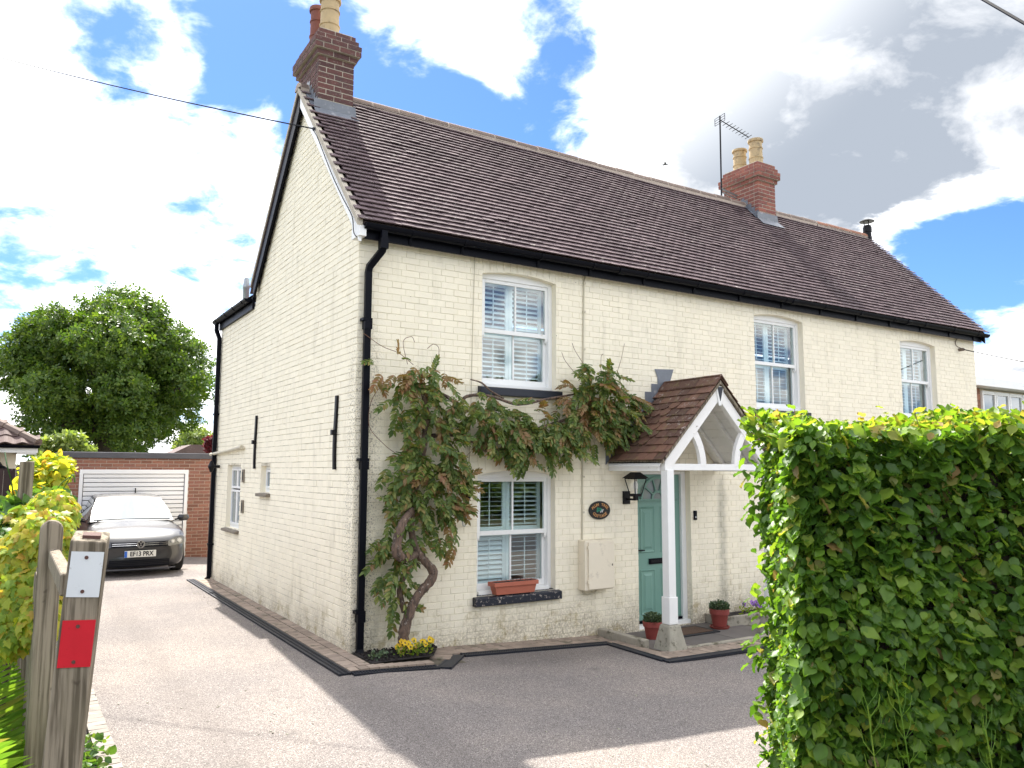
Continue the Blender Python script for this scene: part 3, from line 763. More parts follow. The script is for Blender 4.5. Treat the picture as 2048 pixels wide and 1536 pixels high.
def pot(root, c, h, r, mat, label=None):
    prof = [(r*.98, 0), (r, .02), (r*.97, h*.32), (r*1.05, h*.325), (r*1.05, h*.35), (r*.95, h*.36), (r*.93, h*.66), (r*1.02, h*.665), (r*1.02, h*.69), (r*.92, h*.70), (r*.92, h*.90), (r*1.1, h*.91), (r*1.13, h*.95), (r*1.08, h), (r*.8, h), (r*.78, h*.6)]
    MB().lathe(c, prof, 24, False).build('chimney_pot', mat, root, True)
c1, zt = chimney(.03, .525, 1.75, 2.62, 6.45, 7.47, 'dark_brick', 'dark sooty brick chimney at the gable end')
pot(c1, (.245, 1.99, zt-.02), .62, .135, 'pot_buff'); pot(c1, (.20, 2.38, zt-.02), .66, .11, 'pot_red')
c2, zt2 = chimney(8.75, 9.24, 1.80, 2.66, 6.5, 7.53, 'red_brick', 'cleaner red brick chimney with two buff pots')
pot(c2, (8.99, 2.03, zt2-.02), .58, .135, 'pot_buff'); pot(c2, (8.97, 2.42, zt2-.02), .50, .135, 'pot_buff')
# flues
f = MB().lathe((12.74, 2.14, 6.72), [(.085, 0), (.085, .52), (.095, .53), (.095, .64), (.08, .65), (.08, .68)], 18).build('stove_flue', 'black_metal', cot, True)
for a in range(3):
    q = a*2.1; MB().bar((12.74+.06*math.cos(q), 2.14+.06*math.sin(q), 7.38), (12.74+.06*math.cos(q), 2.14+.06*math.sin(q), 7.50), .012, .012).build('cowl_leg', 'black_metal', f)
MB().lathe((12.74, 2.14, 7.485), [(.155, 0), (.16, .01), (.07, .055), (.01, .07)], 18).build('cowl', 'black_metal', f, True)
f = MB().lathe((.2, 5.95, 4.7), [(.055, 0), (.055, .40), (.062, .41), (.062, .46), (.05, .50), (.045, .58), (.03, .6)], 16).build('boiler_flue', 'galvanised', cot, True)
# aerial on the far chimney
ae = thing('television_aerial', 'thin metal television aerial on a mast beside the far chimney', 'aerial', (8.35, 2.1, 7.2))
mb = MB().tube([(8.17, 2.2, 7.12), (8.185, 2.2, 8.84)], .016, 6); mb.build('mast', 'black_metal', ae)
mb = MB().bar((8.17, 2.2, 7.36), (8.72, 2.3, 7.36), .03, .03); mb.bar((8.17, 2.2, 7.3), (8.72, 2.3, 7.3), .02, .02); mb.build('wall_bracket', 'galvanised', ae)
A, B = Vector((8.19, 2.18, 8.74)), Vector((8.86, 2.08, 8.52)); dv = (B-A).normalized(); sd = Vector((-dv.y, dv.x, 0)).normalized()
MB().tube([A, B], .009, 6).build('boom', 'black_metal', ae)
for k in range(8):
    p = A.lerp(B, .18+.8*k/7); MB().tube([p-sd*.10, p+sd*.10], .006, 5).build('element', 'black_metal', ae)
m = MB()
for s_ in (-.07, -.025, .025, .07): m.tube([A-dv*.03+Vector((0, 0, s_))-sd*.15, A-dv*.03+Vector((0, 0, s_))+sd*.15], .005, 5)
for s_ in (-.15, 0, .15): m.tube([A-dv*.03+sd*s_-Vector((0, 0, .07)), A-dv*.03+sd*s_+Vector((0, 0, .07))], .006, 5)
m.build('reflector', 'black_metal', ae)

# ---- sash windows
SL = MB().prism([(-.5, -.030, 0), (-.5, 0, .0045), (-.5, .030, 0), (-.5, 0, -.0045)], (1, 0, 0)).mesh('slat'); SL.materials.append(MATS['shutter_white'])
def sash(key, tilts, sillmat, label=None):
    x0, x1, z0, z1 = WINS[key]
    fr = MB(); fy0, fy1 = .085, .20
    fr.box(x0, x0+.055, fy0, fy1, z0, z1); fr.box(x1-.055, x1, fy0, fy1, z0, z1); fr.box(x0+.055, x1-.055, fy0, fy1, z1-.095, z1); fr.box(x0+.055, x1-.055, fy0-.035, fy1, z0, z0+.045)
    wn = fr.build('window', 'white_paint', cot, bevel=.004)
    if label: tag(wn, label)
    a, b, lo, hi = x0+.055, x1-.055, z0+.045, z1-.095; mid = (lo+hi)/2+.01; xc = (a+b)/2
    def sash_frame(name, za, zb, y, bot, top):
        m = MB(); m.box(a, a+.042, y, y+.04, za, zb); m.box(b-.042, b, y, y+.04, za, zb); m.box(a+.042, b-.042, y, y+.04, za, za+bot); m.box(a+.042, b-.042, y, y+.04, zb-top, zb)
        o = m.build(name, 'white_paint', wn, bevel=.003)
        MB().box(xc-.011, xc+.011, y+.006, y+.034, za+bot, zb-top).build('glazing_bar', 'white_paint', wn)
        for p, q in ((a+.042, xc-.011), (xc+.011, b-.042)):
            MB().box(p, q, y+.018, y+.023, za+bot, zb-top).build('pane', 'window_glass', wn)
    sash_frame('upper_sash', mid-.03, hi, .10, .052, .045)
    sash_frame('lower_sash', lo, mid+.018, .147, .075, .04)
    m = MB()
    for xx in (a+.005, b-.037): m.prism([(xx, .102, mid-.03), (xx, .138, mid-.03), (xx, .138, mid-.075), (xx, .12, mid-.09), (xx, .102, mid-.06)], (.032, 0, 0))
    m.build('sash_horn', 'white_paint', wn)
    # sill
    s = MB(); ov = .055; s.prism([(x0-ov, .085, z0+.012), (x0-ov, -.075, z0-.014), (x0-ov, -.075, z0-.108), (x0-ov, .0, z0-.108), (x0-ov, .085, z0-.1)], (x1-x0+2*ov, 0, 0)); s.build('sill', sillmat, wn, bevel=.008)
    # plantation shutters behind the glass: two leaves, two tiers
    yy = .275
    for li, (p, q) in enumerate(((a-.01, xc-.002), (xc+.002, b+.01))):
        for ti, (zl, zh) in enumerate(((lo-.01, mid-.003), (mid+.003, hi+.01))):
            m = MB(); st = .05
            m.box(p, p+st, yy-.013, yy+.013, zl, zh); m.box(q-st, q, yy-.013, yy+.013, zl, zh); m.box(p+st, q-st, yy-.013, yy+.013, zl, zl+.055); m.box(p+st, q-st, yy-.013, yy+.013, zh-.05, zh)
            m.build('shutter_frame', 'shutter_white', wn)
            n = int((zh-zl-.105)/.055); pit = (zh-zl-.105)/n; tl = tilts[ti*2+li]
            for k in range(n):
                o = bpy.data.objects.new('slat', SL); reg(o, wn, ((p+q)/2, yy, zl+.055+pit*(k+.5))); o.scale = (q-p-2*st-.004, 1, 1); o.rotation_euler = (rad(tl+random.uniform(-2, 2)), 0, 0)
            MB().box((p+q)/2-.005, (p+q)/2+.005, yy-.045, yy-.035, zl+.07, zh-.065).build('tilt_rod', 'shutter_white', wn)
    return wn
# tilts: lower-left, lower-right, upper-left, upper-right
sash('a', (32, 36, 42, 46), 'black_sill', 'upper sash window above the wisteria')
sash('b', (20, 12, 22, 34), 'black_sill', 'upper sash window right of the porch')
sash('c', (52, 4, 3, 20), 'chipped_black_sill', 'ground floor sash window with a flaking black sill')
sash('d', (18, 10, 26, 24), 'black_sill', 'farthest upper sash window, half hidden by the hedge')

# ---- side windows in the gable wall
def side_window(key, lights):
    y0, y1, z0, z1 = GW[key]; m = MB(); xa, xb = .07, .12; t_ = .05
    m.box(xa, xb, y0, y0+t_, z0, z1); m.box(xa, xb, y1-t_, y1, z0, z1); m.box(xa, xb, y0+t_, y1-t_, z0, z0+t_); m.box(xa, xb, y0+t_, y1-t_, z1-t_, z1)
    wn = m.build('window', 'white_paint', cot, bevel=.004)
    for (a, b, c, d) in lights:
        A, B, C_, D = y0+t_+(y1-y0-2*t_)*a, y0+t_+(y1-y0-2*t_)*b, z0+t_+(z1-z0-2*t_)*c, z0+t_+(z1-z0-2*t_)*d; q = .038
        m = MB(); m.box(xa-.015, xb-.01, A+.003, A+q, C_+.003, D-.003); m.box(xa-.015, xb-.01, B-q, B-.003, C_+.003, D-.003); m.box(xa-.015, xb-.01, A+q, B-q, C_+.003, C_+q); m.box(xa-.015, xb-.01, A+q, B-q, D-q, D-.003)
        m.build('casement', 'white_paint', wn, bevel=.003); MB().box(xa+.005, xa+.015, A+q, B-q, C_+q, D-q).build('pane', 'grey_window_glass', wn)
    MB().prism([(.07, y0-.04, z0+.0), (-.07, y0-.04, z0-.02), (-.07, y0-.04, z0-.06), (.07, y0-.04, z0-.05)], (0, y1-y0+.08, 0)).build('sill', 'stone_sill', wn, bevel=.005)
side_window('a', ((0, .5, .0, .62), (.5, 1, 0, .62), (0, .5, .64, 1), (.5, 1, .64, 1)))
side_window('b', ((0, 1, 0, 1),))
# wall ties, vents, pole and bracket on the gable
for y, zt_, zb_ in ((4.06, 2.74, 1.94), (.56, 2.77, 1.93)):
    m = MB(); N = 6
    for k in range(N):
        za, zb2 = zb_+(zt_-zb_)*k/N, zb_+(zt_-zb_)*(k+1)/N; o1, o2 = .018*math.sin(k*.8), .018*math.sin((k+1)*.8)
        m.hexa([(-.035, y-.028+o1, za), (-.008, y-.028+o1, za), (-.008, y+.028+o1, za), (-.035, y+.028+o1, za), (-.035, y-.028+o2, zb2), (-.008, y-.028+o2, zb2), (-.008, y+.028+o2, zb2), (-.035, y+.028+o2, zb2)])
    o = m.build('wall_tie', 'black_metal', cot); MB().box(-.07, -.03, y-.03, y+.03, (zt_+zb_)/2-.03, (zt_+zb_)/2+.03).build('tie_bolt', 'black_metal', o)
for y, z in ((4.72, 1.83), (4.7, 1.35)):
    o = MB().box(-.03, -.006, y-.05, y+.05, z-.1, z+.1).build('air_vent', 'stone_sill', cot); MB().box(-.033, -.028, y-.025, y+.025, z-.07, z+.06).build('vent_grille', 'black_metal', o)
MB().tube([(-.07, 6.95, 2.2), (-.06, 5.6, 2.24), (-.06, 4.72, 2.28)], [.028, .026, .034], 8).build('overflow_pole', 'conduit', cot, True)
o = MB().tube([(-.03, 6.35, 1.98), (-.16, 6.35, 1.98)], .025, 8).build('bracket_stub', 'black_metal', cot); MB().lathe((-.17, 6.35, 1.88), [(.02, 0), (.06, .1), (.02, .2)], 10).build('bracket_cap', 'black_metal', o)

# ---- cables and small fittings on the front wall
MB().tube([(1.46, -.009, 4.5), (1.455, -.010, 4.2), (1.44, -.010, 3.6), (1.425, -.010, 2.6), (1.41, -.010, 2.0)], .0045, 5).build('wall_cable', 'conduit', cot)
cb = MB().tube([(3.22, -.02, 4.53), (3.13, -.02, 4.47), (3.11, -.016, 4.38), (3.09, -.016, 3.4), (3.07, -.016, 2.4), (3.05, -.016, .46), (3.06, -.02, .40), (3.12, -.03, .375), (3.22, -.05, .39), (3.26, -.05, .44)], .011, 6).build('wall_cable', 'conduit', cot)
for z in (.5, .95, 1.4, 1.85, 2.3, 3.0, 3.5, 4.0, 4.38): MB().box(3.03+.015*z, 3.065+.015*z, -.032, -.0, z-.012, z+.012).build('cable_clip', 'conduit', cb)
o = MB().box(1.335, 1.385, -.09, -.004, 1.60, 1.66).build('sensor', 'black_plastic', cot)
MB().tube([(1.36, -.03, 1.6), (1.365, -.03, 1.35), (1.345, -.035, 1.28), (1.32, -.04, 1.29), (1.31, -.04, 1.34)], .006, 5).build('hook', 'galvanised', o)

# ---- front door
x0, x1, z0, z1 = DOOR
m = MB(); m.box(x0, x0+.04, .09, .2, z0+.05, z1-.002); m.box(x1-.085, x1-.002, .085, .2, z0+.05, z1-.002); m.box(x0+.04, x1-.085, .09, .2, z1-.05, z1-.002)
dr = MB().box(x0+.042, x1-.087, .125, .17, -.07, z1-.052).build('door', 'sage_door', cot, bevel=.004)
m.build('door_frame', 'white_paint', dr, bevel=.005)
MB().box(x0, x1-.002, .03, .2, z0-.06, z0+.05).build('threshold', 'white_paint', dr); MB().box(x0+.04, x1-.09, .10, .13, -.105, -.075).build('weather_bar', 'black_plastic', dr)
dx0, dx1 = x0+.042, x1-.087; cx_ = (dx0+dx1)/2; wp = (dx1-dx0-.30)/2
for pa in (dx0+.10, cx_+.05):
    for za, zb in ((.0, .60), (.82, 1.44)):
        o = MB(); q = .018
        P = [(pa, za), (pa+wp, za), (pa+wp, zb), (pa, zb)]
        ring = lambda d, y: [(pa+d, y, za+d), (pa+wp-d, y, za+d), (pa+wp-d, y, zb-d), (pa+d, y, zb-d)]
        vs = ring(0, .1245)+ring(.012, .113)+ring(.03, .1235)+ring(.055, .1235)+ring(.085, .112)
        fs = []
        for k in range(4):
            for i in range(4): fs.append((k*4+i, k*4+(i+1) % 4, k*4+4+(i+1) % 4, k*4+4+i))
        fs.append((16, 17, 18, 19)); o.add(vs, fs).build('panel', 'sage_door', dr)
# fanlight
zf, R1 = 1.545, .285
N = 20; arc = [(cx_+R1*math.cos(math.pi*i/N), zf+R1*.98*math.sin(math.pi*i/N)) for i in range(N+1)]
MB().prism([(x, .118, z) for x, z in arc], (0, .004, 0)).build('fanlight', 'grey_window_glass', dr)
def arcbar(R, wd, name='fanlight_bar'):
    m = MB()
    for i in range(N):
        a, b = math.pi*i/N, math.pi*(i+1)/N
        pts = []
        for y in (.100, .1175):
            for r, q in ((R-wd, a), (R, a), (R, b), (R-wd, b)): pts.append((cx_+r*math.cos(q), y, zf+r*.98*math.sin(q)))
        m.hexa([pts[k] for k in (0, 1, 2, 3, 4, 5, 6, 7)])
    return m.build(name, 'sage_dark', dr)
arcbar(R1+.03, .035); arcbar(.115, .03)
for q in (36, 72, 108, 144):
    a = rad(q); MB().bar((cx_+.1*math.cos(a), .108, zf+.1*math.sin(a)), (cx_+R1*math.cos(a), .108, zf+R1*.98*math.sin(a)), .022, .018, (0, 1, 0)).build('fanlight_bar', 'sage_dark', dr)
MB().box(dx0+.06, dx1-.06, .100, .1175, zf-.035, zf).build('fanlight_bar', 'sage_dark', dr)
o = MB().box(cx_-.17, cx_+.17, .105, .124, .665, .74).build('letterbox', 'black_plastic', dr, bevel=.004); MB().box(cx_-.145, cx_+.145, .098, .104, .685, .72).build('letter_flap', 'black_metal', o)
MB().bar((dx0+.035, .10, .86), (dx0+.15, .09, .86), .02, .016).build('handle', 'black_metal', dr)
# ================================================================ porch
PX, PY, PA = 4.50, -1.0, 3.03          # ridge x, truss plane y, apex z of the truss
po = thing('porch', 'small gabled open porch with white posts and mossy brown tiled roof', 'porch', (PX, -.55, -.17))
LX, RX_, ZE = 3.48, 5.52, 2.05         # roof eaves
SLP = math.hypot(PX-LX, 3.10-ZE); pc, ps = (PX-LX)/SLP, (3.10-ZE)/SLP
roofp = MB()
for s_ in (-1, 1):
    a = [(PX, 3.085), (PX+s_*(PX-LX-.02), ZE+.0), (PX+s_*(PX-LX-.02), ZE-.03), (PX, 3.05)]
    roofp.prism([(x, -1.04, z) for x, z in a], (0, 1.03, 0))
proof = roofp.build('roof', 'weathered_wood', po)
# boarding under the roof
for s_ in (-1, 1):
    n = 10
    for k in range(n):
        p = lambda q, off: (PX+s_*pc*q-s_*ps*off*0, 3.045-ps*q-off)
        a, b = SLP*k/n+.006, SLP*(k+1)/n-.004
        (xa, za), (xb, zb) = p(a, .0), p(b, .0)
        (xc, zc), (xd, zd) = p(b, .02), p(a, .02)
        MB().prism([(xa, -.99, za), (xb, -.99, zb), (xc, -.99, zc), (xd, -.99, zd)], (0, .97, 0)).build('board', 'white_rough_paint', proof)
PR = {-1: np.array([(0, -1, 0), (pc, 0, ps), (-ps, 0, pc)], float).T, 1: np.array([(0, 1, 0), (-pc, 0, ps), (ps, 0, pc)], float).T}
gp, tw = SLP/11.0, .1665
PT = [tile_mesh(tw-.005, gp*1.5, .014, .030, .008, .003, False, 60+i) for i in range(4)]+[tile_mesh(tw-.005, gp*1.5, .014, .034, .010, .003, True, 70+i) for i in range(2)]
its = []
for s_ in (-1, 1):
    for r_ in range(11):
        n = 7
        for k in range(n):
            y = -1.07+tw*(k+.5)-(tw*.5 if r_ % 2 else 0)
            sx = 1
            if r_ % 2 and k == 0: y, sx = -1.07+tw*.25, .49
            if y > -.02: continue
            p = np.array([PX+s_*(PX-LX), y, ZE])+PR[s_] @ np.array([0, gp*r_-.01, random.uniform(-.002, .003)])
            club = s_ < 0 and 2 <= r_ <= 7 and (3 <= k <= 4 and (k+r_) % 3 != 0 or k == 3)
            a = random.gauss(0, .012)
            Rt = PR[s_] @ np.array([[math.cos(a), -math.sin(a), 0], [math.sin(a), math.cos(a), 0], [0, 0, 1]])
            its.append((4+random.randrange(2) if club else random.randrange(4), p, Rt, (sx, 1, 1)))
pieces(PT, its, 'tile', 'porch_tile', proof, 300)
for k in range(3):
    y0_, y1_ = -1.08+k*.355, -1.08+(k+1)*.355-.006
    m = MB(); q = .17; pts = [(PX-q*pc, 3.155-q*ps), (PX, 3.165), (PX+q*pc, 3.155-q*ps), (PX+q*pc, 3.14-q*ps), (PX, 3.145), (PX-q*pc, 3.14-q*ps)]
    m.prism([(x, y0_, z) for x, z in pts], (0, y1_-y0_, 0)).build('ridge_tile', 'porch_tile', proof)
for s_ in (-1, 1):   # verge edge strip under the tiles
    MB().prism([(PX, -1.06, 3.085), (PX+s_*(PX-LX), -1.06, ZE+.005), (PX+s_*(PX-LX), -1.06, ZE-.035), (PX, -1.06, 3.04)], (0, .03, 0)).build('verge_board', 'weathered_wood', proof)
# truss: rafters, tie beam, curved braces, finial
for s_ in (-1, 1):
    w_ = .135
    e = PX-LX-.06
    pts = [(PX, PA), (PX+s_*e, PA-e*ps/pc), (PX+s_*e, PA-e*ps/pc-.11), (PX+s_*(e-.07), PA-e*ps/pc-.12), (PX, PA-w_/pc*1.0)]
    MB().prism([(x, PY-.03+(.002 if s_ > 0 else 0), z) for x, z in pts], (0, .075, 0)).build('rafter', 'white_rough_paint', po, bevel=.006)
    # curved brace from rafter down to tie
    m = MB(); N = 8; c0 = (PX+s_*.95, 1.985); Rr = .65
    cpts = []
    for i in range(N+1):
        a = rad(40*i/N)
        cpts.append((c0[0]-s_*Rr*math.cos(a), c0[1]+Rr*1.02*math.sin(a)))
    wdt = .048
    for i in range(N):
        (xa, za), (xb, zb) = cpts[i], cpts[i+1]
        def off(i, sg):
            a = rad(40*i/N); return (c0[0]-s_*(Rr+sg*wdt)*math.cos(a), c0[1]+(Rr+sg*wdt)*1.02*math.sin(a))
        p = [off(i, -1), off(i, 1), off(i+1, 1), off(i+1, -1)]
        m.hexa([(x, PY-.022, z) for x, z in p]+[(x, PY+.03, z) for x, z in p])
    m.build('brace', 'white_rough_paint', po)
MB().box(3.60, 5.40, PY-.02, PY+.035, 1.935, 2.015).build('tie_beam', 'white_paint', po, bevel=.004)
MB().prism([(PX-.075, PY-.045, PA-.02), (PX+.075, PY-.045, PA-.02), (PX+.02, PY-.045, PA-.27), (PX-.02, PY-.045, PA-.27)], (0, .02, 0)).build('finial', 'white_paint', po, bevel=.004)
MB().prism([(PX-.05, PY-.052, PA-.03), (PX+.05, PY-.052, PA-.03), (PX, PY-.052, PA-.21)], (0, .008, 0)).build('finial_inset', 'black_sill', po)
for xx in (3.50, 5.42):
    MB().box(xx, xx+.085, PY+.05, -.012, 1.925, 2.04).build('side_beam', 'white_rough_paint', po, bevel=.004)
for q in (-.62, -.2):
    for s_ in (-1, 1):
        MB().bar((PX, q, 2.985), (PX+s_*.95, q, 2.985-.95*ps/pc), .045, .06, (0, 1, 0)).build('inner_rafter', 'white_rough_paint', po)
for xx, lab in ((3.605, None), (5.405, None)):
    p = MB(); h = .056; p.box(xx-h, xx+h, PY-h, PY+h, .44, 1.94)
    p.box(xx-h-.012, xx+h+.012, PY-h-.012, PY+h+.012, .125, .44)
    p.build('post', 'white_paint', po, bevel=.006)
    m = MB(); gb = gz(xx)-.03; b, t_ = .155, .088; z0_, z1_ = gb, .122
    m.hexa([(xx-b, PY-b, z0_), (xx+b, PY-b, z0_), (xx+b, PY+b, z0_), (xx-b, PY+b, z0_), (xx-t_, PY-t_, z1_), (xx+t_, PY-t_, z1_), (xx+t_, PY+t_, z1_), (xx-t_, PY+t_, z1_)])
    m.build('base_stone', 'pier_stone', po, bevel=.022)
# lead where the porch roof meets the wall
m = MB()
m.add([(PX-.17, -.014, 3.33), (PX+.19, -.014, 3.35), (PX+.10, -.014, 3.12), (PX-.06, -.014, 3.10)], [(0, 3, 2, 1)])
for s_ in (-1, 1):
    n = 9
    for k in range(n):
        xa, xb = PX+s_*(PX-LX+.03)*k/n, PX+s_*(PX-LX+.03)*(k+1)/n; za, zb = 3.14-(3.10-ZE)*k/n, 3.14-(3.10-ZE)*(k+1)/n
        f4 = [(xa, -.013, za-.09), (xb, -.013, zb-.09), (xb, -.013, za+.10), (xa, -.013, za+.10)]
        m.add(f4, [(0, 1, 2, 3) if s_ > 0 else (3, 2, 1, 0)])
m.build('lead_flashing', 'lead', proof)

# porch floor: kerb, slabs, mat
PZ = -.165
kb = thing('porch_step', 'low paved porch floor of dark slabs with worn concrete kerbs', 'step', (4.4, -.6, -.18))
MB().box(3.40, 5.62, -1.02, -.002, -.3, PZ-.012).build('bed', 'joint_sand', kb)
for i, (a, b) in enumerate(((3.42, 3.98), (3.98, 4.72), (4.72, 5.5))):
    for j, (c, d_) in enumerate(((-.99, -.5), (-.5, -.02))):
        MB().box(a+.005, b-.005, c+.005, d_-.005, PZ-.03, PZ+random.uniform(-.002, .002)).build('slab', 'slab_stone', kb, bevel=.006)
MB().box(3.30, 3.40, -.86, -.004, -.3, -.06).build('kerb', 'concrete', kb, bevel=.012)
MB().box(3.80, 5.25, -1.09, -1.02, -.3, -.155).build('kerb', 'concrete', kb, bevel=.01)
m_ = MB().box(4.1, 4.85, -.62, -.17, PZ+.001, PZ+.014).build('doormat', 'mat_black', None); tag(m_, 'brown coir doormat with black rubber border before the sage green door', 'doormat')
MB().box(4.17, 4.78, -.56, -.23, PZ+.0145, PZ+.02).build('coir', 'doormat', m_)

# planter trough beside the porch
tr = thing('stone_trough', 'low weathered concrete trough against the wall right of the door', 'planter', (5.95, -.25, -.2))
MB().box(5.2, 6.9, -.42, -.36, -.25, -.04).build('front_side', 'concrete', tr, bevel=.01); MB().box(5.2, 5.26, -.36, -.004, -.25, -.045).build('end_side', 'concrete', tr, bevel=.01); MB().box(5.26, 6.9, -.36, -.004, -.25, -.08).build('compost', 'soil', tr)

# ================================================================ paving, drains
pvm = MB()
for a_, b_, c_, d_ in ((-.28, 0, -.74, 6.8), (0, 1.0, -.74, 0), (1.0, 3.2, -.37, 0), (3.2, 3.5, -1.46, 0), (3.5, 5, -1.46, 0), (5, 7, -1.46, 0)):
    pvm.add([(a_, c_, gz(a_)+.004), (b_, c_, gz(b_)+.004), (b_, d_, gz(b_)+.004), (a_, d_, gz(a_)+.004)], [(0, 1, 2, 3)])
pv_ = struct('brick_paving', pvm, 'joint_sand')
PAV = [MB().box(-.5, .5, -.5, .5, -.5, .5).mesh('brick')]
PAV[0].materials.append(MATS['block_paver'])
def paver(x, y, L, W, rot=0, z=None):
    zz = gz(max(x, 0)) if z is None else z
    a = math.cos(rot), math.sin(rot)
    o = bpy.data.objects.new('paving_brick', PAV[0]); reg(o, pv_, (x, y, zz+.004+random.uniform(-.002, .002)))
    o.scale = (L-.009, W-.009, .032); o.rotation_euler = (random.uniform(-.01, .01), random.uniform(-.01, .01)-.0, rot+random.uniform(-.012, .012))
y = -.55
while y < 6.8:
    paver(-.20, y, .15, .1); paver(-.06, y+.03, .12, .1)
    y += .1
x = 1.1
while x < 3.25:
    paver(x, -.26, .1, .19); paver(x+.04, -.08, .1, .155)
    x += .1
for k in range(9): paver(-.22+.1*k, -.66, .1, .14, 0)      # border of the planting bed
for k in range(4): paver(.80+.07*k, -.52+.10*k, .22, .1, rad(-42)); 
for k in range(3): paver(.97+.05*k, -.28+.08*k, .2, .1, rad(-35))
y = -.42
while y > -1.3:
    paver(3.25-.01, y, .17, .1); y -= .1
x = 3.2
while x < 7: 
    paver(x, -1.30, .1, .2); paver(x+.05, -1.15, .1, .1); x += .1
# planting bed with soil
bd = struct('flower_bed', MB().add([(0.02, -.57, .0), (.70, -.57, -.005), (.98, -.10, -.03), (.98, -.01, -.03), (.02, -.01, .0)], [(0, 1, 2, 3, 4)]), 'soil'); bd.location.z = .02
mb = MB()
for k in range(260):
    x, y = random.uniform(.03, .9), random.uniform(-.55, -.02)
    if x > .70 and y < -.57+(x-.70)*1.6: continue
    s = random.uniform(.006, .016); mb.hexa([(x+a*s*random.uniform(.6, 1.3), y+b*s*random.uniform(.6, 1.3), .022+c*s) for a, b, c in ((-1, -1, 0), (1, -1, 0), (1, 1, 0), (-1, 1, 0), (-.6, -.6, 1.3), (.6, -.6, 1.3), (.6, .6, 1.3), (-.6, .6, 1.3))])
o = mb.build('soil_crumbs', 'soil'); tag(o, 'dark crumbly bark and soil in the planting bed', 'soil', kind='stuff')
def drain(name, pts, label, slots=True, wd=.125):
    dr_ = thing(name, label, 'drain', pts[0])
    for a, b in zip(pts[:-1], pts[1:]):
        A, B = Vector(a), Vector(b); dd = (B-A); L = dd.length; dd.normalize(); sd = Vector((-dd.y, dd.x, 0))
        m = MB()
        for s_ in (-1, 1): m.bar(A+sd*s_*(wd/2-.012), B+sd*s_*(wd/2-.012), .024, .03)
        m.bar(A-Vector((0, 0, .012)), B-Vector((0, 0, .012)), wd-.05, .004)
        if slots: m.bar(A, B, .012, .026)
        n = int(L/.03) if slots else 0
        for k in range(n):
            c = A+dd*(L*(k+.5)/n); m.bar(c-sd*(wd/2-.02), c+sd*(wd/2-.02), .014, .024)
        if not slots: m.bar(A, B, wd-.03, .024)
        m.build('grating', 'drain_plastic', dr_)
g_ = lambda x, y: (x, y, gz(x)+.006)
drain('channel_drain', [g_(-.345, 6.8), g_(-.345, -.80)], 'long black channel drain running along the gable wall')
drain('channel_drain', [g_(-.28, -.81), g_(.60, -.86)], 'short black channel drain in front of the pansy bed')
drain('drain_cover', [g_(.64, -.92), g_(1.06, -.42)], 'plain black slanting drain cover beside the pansy bed', False, .15)
drain('channel_drain', [g_(1.12, -.43), g_(3.13, -.44)], 'black channel drain under the ground floor window')
drain('drain_cover', [g_(3.11, -.48), g_(3.09, -1.46)], 'plain black drain strip left of the porch', False, .11)
drain('channel_drain', [g_(3.06, -1.50), g_(7.0, -1.52)], 'black drain strip across the front of the porch', False, .11)
# edging bricks along the left of the drive
ed = struct('drive_edging', MB().add([(-2.53, -9.4, .004), (-2.40, -9.4, .004), (-2.40, 11, .004), (-2.53, 11, .004)], [(0, 1, 2, 3)]), 'joint_sand')
EP = MB().box(-.5, .5, -.5, .5, -.5, .5).mesh('brick'); EP.materials.append(MATS['edge_paver'])
y = -6.2
while y < 5:
    o = bpy.data.objects.new('edging_brick', EP); reg(o, ed, (-2.465+random.uniform(-.004, .004), y, .012)); o.scale = (.125, .094, .03); o.rotation_euler = (random.uniform(-.02, .02), random.uniform(-.03, .03), random.uniform(-.03, .03)); y += .103

# ================================================================ things on and beside the front wall
la = thing('wall_lantern', 'black metal wall lantern with clear glass left of the door', 'lantern', (3.79, -.2, 1.6))
lx, ly = 3.795, -.20
MB().box(3.735, 3.845, -.035, -.004, 1.49, 1.66).build('back_plate', 'black_metal', la, bevel=.004)
MB().tube([(3.79, -.03, 1.555), (3.79, -.2, 1.555), (3.795, -.2, 1.60)], .014, 8).build('arm', 'black_metal', la)
b0, b1, zb, zt = .055, .098, 1.625, 1.825
m = MB()
for a, b in ((-1, -1), (1, -1), (1, 1), (-1, 1)): m.bar((lx+a*b0, ly+b*b0, zb), (lx+a*b1, ly+b*b1, zt), .012, .012)
for z, q in ((zb, b0), (zt, b1)):
    for a, b, c, d_ in ((-1, -1, 1, -1), (1, -1, 1, 1), (1, 1, -1, 1), (-1, 1, -1, -1)): m.bar((lx+a*q, ly+b*q, z), (lx+c*q, ly+d_*q, z), .012, .012)
m.box(lx-b0, lx+b0, ly-b0, ly+b0, zb-.03, zb-.006); m.box(lx-.025, lx+.025, ly-.025, ly+.025, zb-.08, zb-.03); m.build('cage', 'black_metal', la)
m = MB(); q = .125; m.add([(lx-q, ly-q, zt+.006), (lx+q, ly-q, zt+.006), (lx+q, ly+q, zt+.006), (lx-q, ly+q, zt+.006), (lx-.045, ly-.045, zt+.085), (lx+.045, ly-.045, zt+.085), (lx+.045, ly+.045, zt+.085), (lx-.045, ly+.045, zt+.085)], [(0, 1, 5, 4), (1, 2, 6, 5), (2, 3, 7, 6), (3, 0, 4, 7), (4, 5, 6, 7), (3, 2, 1, 0)]).build('lantern_roof', 'black_metal', la)
for a, b, c, d_ in ((-1, -1, 1, -1), (1, -1, 1, 1), (1, 1, -1, 1), (-1, 1, -1, -1)):
    MB().add([(lx+a*b0, ly+b*b0, zb), (lx+c*b0, ly+d_*b0, zb), (lx+c*b1, ly+d_*b1, zt), (lx+a*b1, ly+b*b1, zt)], [(0, 1, 2, 3)]).build('glass_pane', 'lamp_glass', la)
